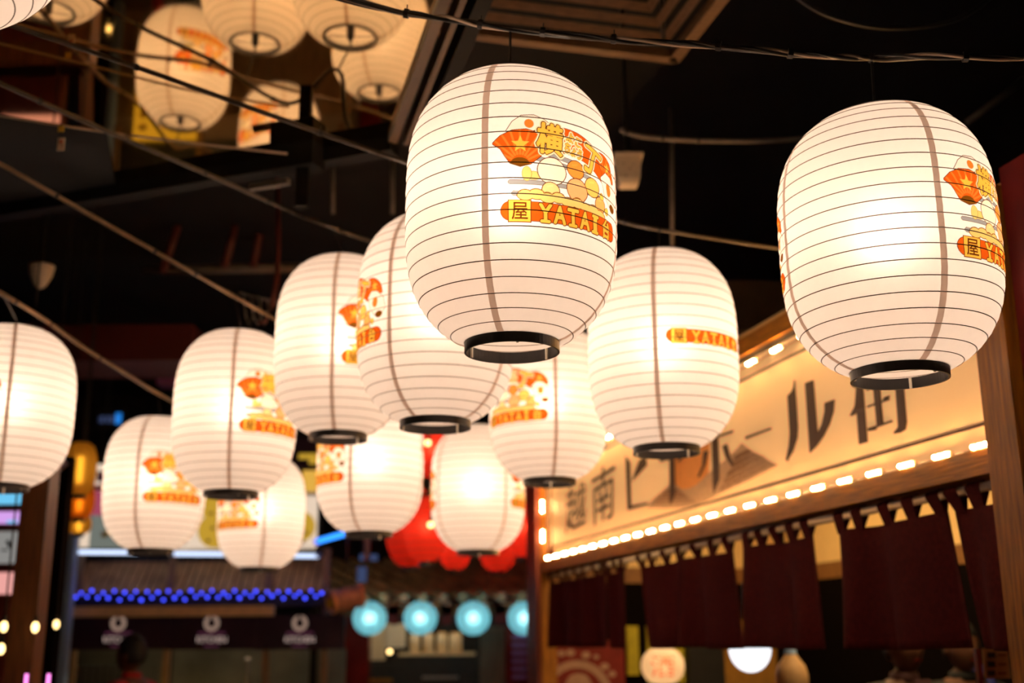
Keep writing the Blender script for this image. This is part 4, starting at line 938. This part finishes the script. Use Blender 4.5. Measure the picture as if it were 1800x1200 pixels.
pixbox(531, 826, 600, 864, YB + .28, .06).build('yellow_panel', MT['litgold'], t); pixbox(531, 864, 600, 870, YB + .28, .05).build('white_strip', MT['white'], t); pixbox(531, 873, 600, 879, YB + .28, .05).build('dark_strip', MT['purple'], t)
for x in (150, 560): c = P(x, 900, YB + .4); MB().box((c[0], YB + .42, 2.2), .03, .03, 2.2).build('support', MT['steel'], t)
t = thing('round_sign', 'cream and maroon round sign piece between the amber string and the low lantern', 'sign', P(173, 845, YB - .1))
pixbox(164, 815, 200, 850, YB - .1, .04).build('sign_panel', MT['litwhite'], t); pixbox(170, 828, 200, 846, YB - .12, .02).build('maroon_band', MT['lilac'], t); pixbox(160, 853, 200, 861, YB - .1, .05).build('ledge', MT['gilt'], t)
# dim blue louvred window far behind
t = thing('louvred_window', 'small blue lit louvred window above the low lantern', 'window', P(186, 750, 12.0))
pixbox(148, 718, 220, 754, 12.0, .05).build('frame', MT['dark'], t)
for x, m in ((158, 'bluedim'), (168, 'bluedim'), (177, 'bluedim'), (187, 'bluedim'), (196, 'bluedim')): pixbox(x, 731, x + 5, 742, 11.98, .02).build('slit', MT[m], t)
pixbox(203, 726, 212, 744, 11.98, .02).build('slit', MT['bluewin'], t)
tag(pixbox(275, 665, 310, 675, 10.5, .2).build('lamp_tray', MT['lilac']), 'small pale mauve tray lamp left of the emblem lantern', 'lamp')

# ------------------------------------------------------------------ red lanterns
RG = 'red round lanterns'
for x, y, w, h, Yq, lab in ((722, 925, 88, 140, 9.3, 'red lantern with a pale hem, leftmost of the red group'), (750, 930, 76, 112, 8.6, 'red lantern in front, centre seam showing left of the plain lantern'), (800, 950, 62, 100, 9.5, 'red lantern showing below the ring of the plain white lantern, left one'),
                            (875, 950, 70, 106, 9.4, 'red lantern showing below the plain white lantern at right'), (922, 930, 56, 96, 8.9, 'red lantern partly hidden by the stall post'), (760, 795, 52, 92, 9.0, 'small upper red lantern in the slit between two white lanterns')):
    g = P(x, y, Yq); k = Yq / FPX; t = thing('red_lantern', lab, 'lantern', g, RG); a, b = w / 2 * k, h / 2 * k
    MB().lathe([(a * (.32 + .68 * max(0, 1 - abs(s) ** 2.3) ** .62), s * b) for s in np.linspace(-1, 1, 22)], g, 32).build('paper_shade', MT['redpaper'], t, True)
    for s in np.linspace(-.85, .85, 9): MB().torus(g + ZZ * s * b, a * (.32 + .68 * (1 - abs(s) ** 2.3) ** .62), .0025, n=28, m=4).build('rib', MT['rib'], t, True)
    MB().lathe([(a * .34, -b - .025), (a * .34, -b + .012), (a * .30, -b + .012), (a * .30, -b - .025)], g, 20, True).build('bottom_ring', MT['black'], t)
    MB().lathe([(a * .34, b - .012), (a * .34, b + .025), (a * .30, b + .025), (a * .30, b - .012)], g, 20, True).build('top_ring', MT['black'], t)
    MB().ball(g + ZZ * .02, .03, n=8, m=6).build('bulb', MT['redbulb'], t)
    zc = g[2] + b; MB().tube([(g[0], g[1], zc), (g[0], g[1], 4.6)], .005, 5).build('cord', MT['cord'], t)
for x, y, lab in ((752, 778, 'bare warm bulb before the upper red lantern'), (757, 922, 'bare warm bulb beside the plain white lantern')):
    g = P(x, y, 8.3); t = thing('bare_bulb', lab, 'bulb', g); MB().ball(g, .022, n=10, m=8).build('glass', MT['fairy'], t, True); MB().tube([g + ZZ * .018, g + ZZ * .06], .012, 8).build('socket', MT['black'], t); MB().tube([g + ZZ * .06, (g[0], g[1], 4.6)], .003, 5).build('cord', MT['cord'], t)

# ------------------------------------------------------------------ tiled roof stall with teal lanterns
YT = 10.6
t = thing('tiled_stall', 'stall with a dark tiled roof and red lacquered columns behind the teal lanterns', 'stall', P(770, 1130, YT) * [1, 1, 0])
e0, e1 = P(600, 1062, YT), P(960, 1062, YT); ze = e0[2]
rise = .42; run = 1.5; lean = -.85
mb = MB(); mb.v = [(e0[0], YT, ze), (e1[0], YT, ze), (e1[0] + lean, YT + run, ze + rise), (e0[0] + lean, YT + run, ze + rise)]; mb.v += [(x, y + .0, z + .05) for x, y, z in mb.v]
mb.f = [(3, 2, 1, 0), (4, 5, 6, 7), (0, 1, 5, 4), (1, 2, 6, 5), (2, 3, 7, 6), (3, 0, 4, 7)]; mb.build('roof_deck', MT['rooftile'], t)
for i in range(15):
    s = i / 14; x = e0[0] + (e1[0] + .6 - e0[0]) * s
    MB().tube([(x, YT - .08, ze - .02), (x + lean, YT + run, ze + rise - .02)], .034, 6).build('rafter', MT['rafter'] if i % 2 else MT['rooftile'], t)
    MB().tube([(x + .05, YT - .12, ze + .05), (x + .05 + lean, YT + run, ze + rise + .05)], .045, 8).build('roof_tile', MT['roofridge'], t)
MB().box(((e0[0] + e1[0]) / 2, YT - .1, ze - .06), (e1[0] - e0[0]) / 2, .05, .04).build('eave_beam', MT['wooddk'], t)
def tb_(x0, y0, x1, y1, m, nm, dy=.05, dep=.06): return pixbox(x0, y0, x1, y1, YT + dy, dep).build(nm, MT[m], t)
for x0, x1 in ((606, 648), (888, 940)):
    a, b = P(x0, 1140, YT), P(x1, 1140, YT); MB().box(((a[0] + b[0]) / 2, YT + .1, .95), (b[0] - a[0]) / 2, .1, .95).build('column', MT['redcol'], t)
for y in range(1116, 1200, 14): tb_(900, y, 926, y + 7, 'lilac', 'painted_reflection', -.02, .03)  # purple light reflections on the lacquered column, painted as lilac bands
tb_(844, 1100, 888, 1320, 'slatwood', 'slat_wall', .2, .05)
for x in range(846, 888, 7): tb_(x, 1102, x + 4, 1320, 'slatwood', 'wall_slat', .17, .03)
tb_(640, 1060, 900, 1330, 'dark', 'back_panel', 1.1, .04)
c = P(760, 1200, YT + .3); tb_(690, 1152, 842, 1330, 'charcoal', 'counter_front', .25, .1)
tb_(648, 1165, 690, 1330, 'charcoal', 'counter_side', .3, .1); tb_(648, 1192, 690, 1200, 'wood', 'counter_edge', .28, .03)
tb_(742, 1188, 806, 1193, 'metal', 'counter_trim', .23, .02)
for x0, y0, x1, y1, lab in ((650, 1100, 678, 1160, 'pale green notice left of the white one behind the teal lanterns'), (676, 1095, 713, 1138, 'white notice sheet hanging below the first two teal lanterns')):
    tag(pixbox(x0, y0, x1, y1, YT + .6, .01).build('notice', MT['paperw' if x0 > 660 else 'jar']), lab, 'notice')
for i, (x0, x1) in enumerate(((720, 738), (744, 762), (768, 786), (790, 812))):
    g = P((x0 + x1) / 2, 1146, YT + .45); k = (YT + .45) / FPX; w = (x1 - x0) / 2 * k
    tj = thing('storage_jar', ['cream storage jar on the counter shelf, leftmost of the row', 'cream storage jar on the counter shelf, second of the row', 'cream storage jar on the counter shelf, third of the row', 'wide tan storage jar on the counter shelf, rightmost of the row'][i], 'jar', g, 'jars behind the counter')
    MB().lathe([(.001, 0), (w, 0), (w, 27 * k), (w * .8, 29 * k)], g, 16).build('body', MT['jar'], tj, True); MB().lathe([(w * .85, 29 * k), (w * .85, 33 * k), (.001, 33 * k)], g, 16).build('lid', MT['gourd'], tj)
tag(pixbox(700, 1146, 835, 1152, YT + .32, .3).build('shelf_board', MT['gilt']), 'thin tan shelf board under the cream jars', 'shelf')
g = P(685, 1145, YT + .1); tbb = thing('bare_bulb', 'small bright bulb at the left end of the counter shelf', 'bulb', g); MB().ball(g, .022, n=10, m=8).build('glass', MT['fairy'], tbb, True); MB().tube([g - ZZ * .018, g - ZZ * .05], .011, 8).build('socket', MT['black'], tbb)
TG = 'teal round lanterns'
for x, lab in ((650, 'teal round lantern, leftmost of the row'), (739, 'teal round lantern, second from the left'), (832, 'teal round lantern with the brightest core, third of the row'), (922, 'teal round lantern cut by the stall post')):
    Yq = YT - .25; g = P(x, 1086, Yq); k = Yq / FPX; r = 29 * k; t2 = thing('teal_lantern', lab, 'lantern', g, TG)
    MB().lathe([(r * math.sin(a), -r * .98 * math.cos(a)) for a in np.linspace(.16, math.pi - .16, 22)], g, 32).build('paper_globe', MT['tealpaper'], t2, True)
    for j in range(8):
        q = j * math.pi / 4 + .2; MB().tube([g + np.array([r * 1.005 * math.sin(a) * math.cos(q), r * 1.005 * math.sin(a) * math.sin(q), -r * .98 * math.cos(a)]) for a in np.linspace(.16, math.pi - .16, 12)], .0022, 4).build('rib', MT['paleblue'], t2)
    MB().ball(g, .035, n=8, m=6).build('bulb', MT['coolbulb'], t2); MB().tube([g + ZZ * r * .97, (g[0], g[1], ze - .04)], .004, 5).build('cord', MT['cord'], t2)
for x, lab in ((692, 'small red pennant between the first two teal lanterns'), (785, 'small red pennant between the second and third teal lanterns'), (879, 'small red pennant left of the last teal lantern')):
    mb = MB(); Yq = YT - .15
    for x_, y_ in ((x - 11, 1062), (x + 11, 1062), (x + 9, 1096), (x, 1098), (x - 9, 1096)): mb.v.append(tuple(P(x_, y_, Yq)))
    mb.v += [(a, b + .006, c) for a, b, c in mb.v]; mb.f = [(0, 1, 2, 3, 4), (9, 8, 7, 6, 5)] + [(i, i + 5, (i + 1) % 5 + 5, (i + 1) % 5) for i in range(5)]
    tag(mb.build('pennant', MT['redcloth']), lab, 'pennant', 'red pennants under the tiled eave')
# hanging drum
YD = 9.0; kk = YD / FPX; a, b = P(583, 1058, YD), P(632, 1047, YD + .12); t = thing('hanging_drum', 'small barrel drum with orange rims hanging beside the kitchen stall', 'drum', (a + b) / 2)
d = b - a; d /= np.linalg.norm(d); pr = [a + (b - a) * s for s in np.linspace(0, 1, 9)]
MB().tube(pr, [17 * kk * (1 + .12 * math.sin(math.pi * s)) for s in np.linspace(0, 1, 9)], 20).build('barrel', MT['drum'], t, True)
e = np.cross(d, ZZ); e /= np.linalg.norm(e); w = np.cross(e, d)
for p, r in ((a, 17.5), (b, 17)): MB().torus(p, r * kk, 3.6 * kk, (e, w, d), 24, 8).build('rim', MT['drumrim'], t, True)
MB().ball(a - d * 2 * kk, 9 * kk, 3 * kk, 9 * kk, n=12, m=8).build('drum_head', MT['yellow'], t, True)
mid = (a + b) / 2; MB().tube([mid + ZZ * 18 * kk, (mid[0], mid[1], 4.6)], .006, 6).build('cord', MT['cord'], t)
tag(pixbox(640, 945, 650, 985, 9.2, .03).build('hanging_tag', MT['slatwood']), 'brown hanging tag under the ring of the lantern left of the red group', 'tag')
for x0, y0, x1, y1, lab in ((632, 974, 662, 984, 'deep blue lit bracket under the lantern beside the red group'), (628, 996, 642, 1022, 'deep blue lit box hanging above the drum')):
    tag(pixbox(x0, y0, x1, y1, 9.6, .08).build('blue_bracket', MT['bluedim']), lab, 'bracket')
# yellow menu board on the kitchen counter, seen in the overhead mirror
g = np.array([-2.97, 9.25, 1.07]); t = thing('menu_board', 'yellow menu board with red marks seen only in the overhead mirror', 'menu board', g - ZZ * .28)
MB().box(g, .27, .015, .25).build('board', MT['boardyellow'], t)
for dx, dz in ((-.19, -.12), (-.19, .02), (-.19, .14), (.17, .10)): MB().box(g + np.array([dx, -.017, dz]), .035, .004, .025).build('red_mark', MT['boardred'], t)
MB().box(g - ZZ * .535 + np.array([0, .03, 0]), .03, .03, .535).build('stand', MT['steel'], t)

def hanger(name_of, x, y, z0, z1=4.6):
    o = bpy.data.objects.get(name_of); MB().tube([(x, y, z0), (x, y, z1)], .006, 6).build('hanger', MT['cord'], o)
for nm in ('louvred_window', 'light_box.004', 'round_sign'):
    o = bpy.data.objects.get(nm)
    if o: p = np.array(o.location); hanger(nm, p[0], p[1] + .03, p[2])
# single-mesh things that hang: each gets its cord
for o in list(COL.objects):
    if o.parent is None and o.type == 'MESH' and o.name.split('.')[0] in ('hanging_tag', 'blue_bracket', 'lamp_tray', 'light_tube'):
        p = np.array(o.location); zt = max((o.matrix_basis @ v.co).z for v in o.data.vertices)
        MB().tube([(p[0], p[1] + .0, zt - .02), (p[0], p[1], 4.6)], .004, 5).build('hanger', MT['cord'], o)

# ------------------------------------------------------------------ people
def skin_mesh(name, chains, m, levels=1):
    """one continuous surface grown round joint chains; a chain starts at an index or a point"""
    verts, rad, edges = [], [], []
    for start, pts in chains:
        prev = start
        for (x, y, z, rx, ry) in pts:
            verts.append((x, y, z)); rad.append((rx, ry)); k = len(verts) - 1
            if prev is not None: edges.append((prev, k))
            prev = k
    me = bpy.data.meshes.new('b'); me.from_pydata(verts, edges, []); o = bpy.data.objects.new('b', me); COL.objects.link(o)
    md = o.modifiers.new('s', 'SKIN'); md.use_smooth_shade = True
    if not me.skin_vertices: 
        bm_ = __import__('bmesh').new(); bm_.from_mesh(me); bm_.verts.layers.skin.verify(); bm_.to_mesh(me); bm_.free()
    for i, r in enumerate(rad): me.skin_vertices[0].data[i].radius = r; me.skin_vertices[0].data[i].use_root = (i == 0)
    sb = o.modifiers.new('u', 'SUBSURF'); sb.levels = sb.render_levels = levels
    dg = bpy.context.evaluated_depsgraph_get(); out = bpy.data.meshes.new_from_object(o.evaluated_get(dg)); out.name = name
    bpy.data.objects.remove(o); bpy.data.meshes.remove(me); out.materials.clear(); out.materials.append(m); return out
def person(label, loc, face, h, shirt, extra=None):
    """standing person; local -y is the front"""
    t = thing('person', label, 'person', loc); s = h / 1.72
    ch = [(None, [(0, 0, .96, .135, .10), (0, .0, 1.10, .125, .09), (0, .005, 1.28, .15, .10), (0, .01, 1.40, .13, .085), (0, .01, 1.47, .055, .055), (0, .0, 1.53, .055, .055)])]
    n = 6
    for sx in (-1, 1):
        ch.append((3, [(sx * .17, .01, 1.40, .055, .055), (sx * .22, .02, 1.13, .042, .042), (sx * .23, -.03, .88, .03, .03), (sx * .23, -.05, .80, .036, .020)])); hand = n + 3; n += 4
        for k, ln in enumerate((.075, .085, .08, .062)):
            ch.append((hand, [(sx * .23, -.08 + k * .02, .77, .009, .009), (sx * (.228), -.085 + k * .022, .77 - ln * .55, .008, .008), (sx * (.218), -.09 + k * .022, .77 - ln, .007, .007)])); n += 3
        ch.append((hand, [(sx * .215, -.085, .80, .010, .010), (sx * .20, -.105, .765, .008, .008)])); n += 2
    for sx in (-1, 1):
        ch.append((0, [(sx * .09, 0, .88, .085, .085), (sx * .10, -.01, .50, .058, .058), (sx * .10, .01, .10, .04, .04), (sx * .105, -.10, .04, .042, .035)])); n += 4
    me = skin_mesh('body', ch, MT['skin'], 1)
    hd = MB().ball((0, 0, 0), 1, n=20, m=16); vs = []
    for x, y, z in hd.v:                                   # skull, jaw, brow, nose
        X, Y_, Z = x * .076, y * .096, z * .118
        if Z < -.02: X *= 1 - .30 * min(1, (-.02 - Z) / .10); Y_ = Y_ * (1 - .12 * min(1, (-.02 - Z) / .1)) - .008 * min(1, (-.02 - Z) / .08)
        if y < -.7 and abs(x) < .22 and -.35 < z < .12: Y_ -= .026 * (1 - abs(z + .15) / .32) * (1 - abs(x) / .25)
        if y < -.6 and abs(x) > .18 and abs(z - .05) < .16: Y_ += .008
        vs.append((X, Y_ - .012, Z + 1.612))
    import bmesh
    bm = bmesh.new(); bm.from_mesh(me); tmp = bpy.data.meshes.new('h'); tmp.from_pydata(vs, [], hd.f); bm.from_mesh(tmp); bpy.data.meshes.remove(tmp); bm.to_mesh(me); bm.free()
    me.polygons.foreach_set('use_smooth', [True] * len(me.polygons))
    def put(name, m):
        o = bpy.data.objects.new(name, m); COL.objects.link(o); o.parent = t; return o
    put('body', me)
    hair = MB(); hb = MB().ball((0, 0, 0), 1, n=20, m=14)
    for x, y, z in hb.v:
        low = y < -.15 and z < .42; k = .93 if low else 1.0
        hair.v.append((x * .085 * k, y * .108 * k - (.008 if not low else .002) + .006, max(z, -.55 if y > .1 else -.1) * .128 + 1.625))
    hair.f = hb.f; put('hair', hair.mesh('hair', MT['hair'], smooth=True))
    for sx in (-1, 1):
        put('eye', MB().ball((sx * .030, -.096, 1.618), .011, .006, .007, n=8, m=6).mesh('eye', MT['eye'], smooth=True))
        put('ear', MB().ball((sx * .077, .004, 1.605), .010, .018, .030, n=8, m=6).mesh('ear', MT['skin'], smooth=True))
    put('mouth', MB().ball((0, -.098, 1.555), .022, .006, .005, n=10, m=6).mesh('mouth', MT['posterred'], smooth=True))
    cl = [(None, [(0, 0, .90, .155, .12), (0, .0, 1.10, .145, .11), (0, .005, 1.28, .17, .12), (0, .01, 1.41, .145, .10), (0, .012, 1.475, .068, .066)])]
    for sx in (-1, 1): cl.append((3, [(sx * .185, .01, 1.40, .070, .070), (sx * .235, .02, 1.13, .058, .058), (sx * .245, -.03, .90, .045, .045)]))
    put('jacket', skin_mesh('jacket', cl, MT[shirt[0]], 1))
    put('collar', MB().lathe([(.070, 1.455), (.062, 1.50), (.056, 1.50), (.064, 1.455)], (0, .008, 0), 20, True).mesh('collar', MT[shirt[1]], smooth=True))
    put('trousers', skin_mesh('trousers', [(None, [(0, 0, .98, .15, .115), (0, 0, .90, .15, .115)])] + [(1, [(sx * .095, 0, .80, .098, .098), (sx * .105, -.01, .50, .074, .074), (sx * .105, .01, .10, .062, .062)]) for sx in (-1, 1)], MT['suit'], 1))
    for sx in (-1, 1): put('shoe', MB().ball((sx * .105, -.06, .045), .048, .13, .045, n=12, m=8).mesh('shoe', MT['hair'], smooth=True))
    if extra == 'shirt':
        put('shirt_front', MB().add([(-.045, -.115, 1.47), (.045, -.115, 1.47), (0, -.150, 1.22), (-.045, -.10, 1.47), (.045, -.10, 1.47), (0, -.135, 1.22)], [(0, 1, 2), (5, 4, 3), (0, 2, 5, 3), (1, 4, 5, 2), (0, 3, 4, 1)]).mesh('shirt_front', MT['pinkshirt']))
    if extra == 'strap':
        put('shoulder_strap', MB().tube([(.10, .06, 1.50), (.11, -.02, 1.515), (.09, -.10, 1.44), (.04, -.145, 1.25), (-.02, -.15, 1.05)], .022, 6).mesh('shoulder_strap', MT['bluestrap'], smooth=True))
    t.rotation_euler = (0, 0, face); t.scale = (s, s, s); return t
def stand(px, Yq): p = P(px, 1150, Yq); return (p[0], Yq, 0)
person('black haired person in a red collar seen side on before the kitchen stall', stand(232, 7.9), -math.pi / 2 - .3, 1.70, ('redshirt', 'redshirt'))
person('person in a dark suit with a pinkish shirt front under the right curtains', stand(1588, 5.6), .35, 1.73, ('suit', 'pinkshirt'), 'shirt')
person('person in dark clothes with a blue strap across the chest at lower right', stand(1690, 6.0), .25, 1.72, ('suit', 'suit'), 'strap')

# bent conduit and dangling cable ends above the upper left lanterns
t = thing('bent_conduit', 'rusty bent conduit with slack cable loops left of the two upper lanterns', 'conduit', P(487, 445, 5.6))
MB().tube([P(488, 300, 5.6), P(489, 440, 5.6), P(487, 490, 5.6), P(478, 540, 5.6), P(466, 566, 5.6), P(454, 568, 5.6)], .013, 8).build('conduit', MT['pipered'], t, True)
for x in (436, 450, 462): MB().tube([P(x - 8, 520, 5.6), P(x - 4, 556, 5.6), P(x + 3, 572, 5.6), P(x + 9, 556, 5.6), P(x + 8, 528, 5.6)], .005, 6).build('cable_loop', MT['pipe'], t, True)
MB().tube([P(420, 514, 5.6), P(460, 525, 5.6), P(489, 530, 5.6)], .006, 6).build('cable_loop', MT['pipe'], t, True)
t = thing('paper_charm', 'tiny pale paper charm with a red dot on the thin wire at upper left', 'charm', P(107, 242, 3.84))
pixbox(101, 242, 113, 264, 3.84, .004).build('tag_sheet', MT['whitefix'], t); pixbox(102, 221, 112, 231, 3.84, .004).build('tag_top', MT['yellow'], t)
MB().ball(P(107, 249, 3.838), .0065, .003, .0065, n=10, m=6).build('red_dot', MT['boardred'], t)
MB().tube([P(107, 219, 3.842), P(107, 250, 3.842)], .0015, 5).build('thread', MT['cord'], t)
t = thing('red_sign_strip', 'dim red lit strip sign in the dark left of the half hidden lantern', 'sign', P(600, 393, 9.0))
pixbox(575, 386, 632, 401, 9.0, .05).build('housing', MT['dark'], t)
for x in (583, 594, 605, 616): pixbox(x, 389, x + 8, 398, 8.99, .02).build('lit_segment', MT['redseg'], t)
MB().tube([P(600, 386, 9.02), (P(600, 386, 9.02)[0], 9.02, 4.6)], .006, 6).build('hanger', MT['cord'], t)

# unseen warm strip lamps added to brighten the two back stalls
ko, to = bpy.data.objects['kitchen_stall'], bpy.data.objects['tiled_stall']
c0 = P(760, 1066, YT + .25); lb = MB().box((c0[0], YT + .25, ze - .015), .75, .03, .02).build('unseen_strip_lamp', MT['white'], to); MB().box((c0[0], YT + .25, ze - .042), .72, .02, .008).build('diffuser', MT['warmlamp'], lb)
c0 = P(360, 1080, YK + .2); lb = MB().box((c0[0], YK + .2, 1.83), .8, .03, .02).build('unseen_strip_lamp', MT['white'], ko); MB().box((c0[0], YK + .2, 1.802), .78, .02, .008).build('diffuser', MT['warmlamp'], lb)
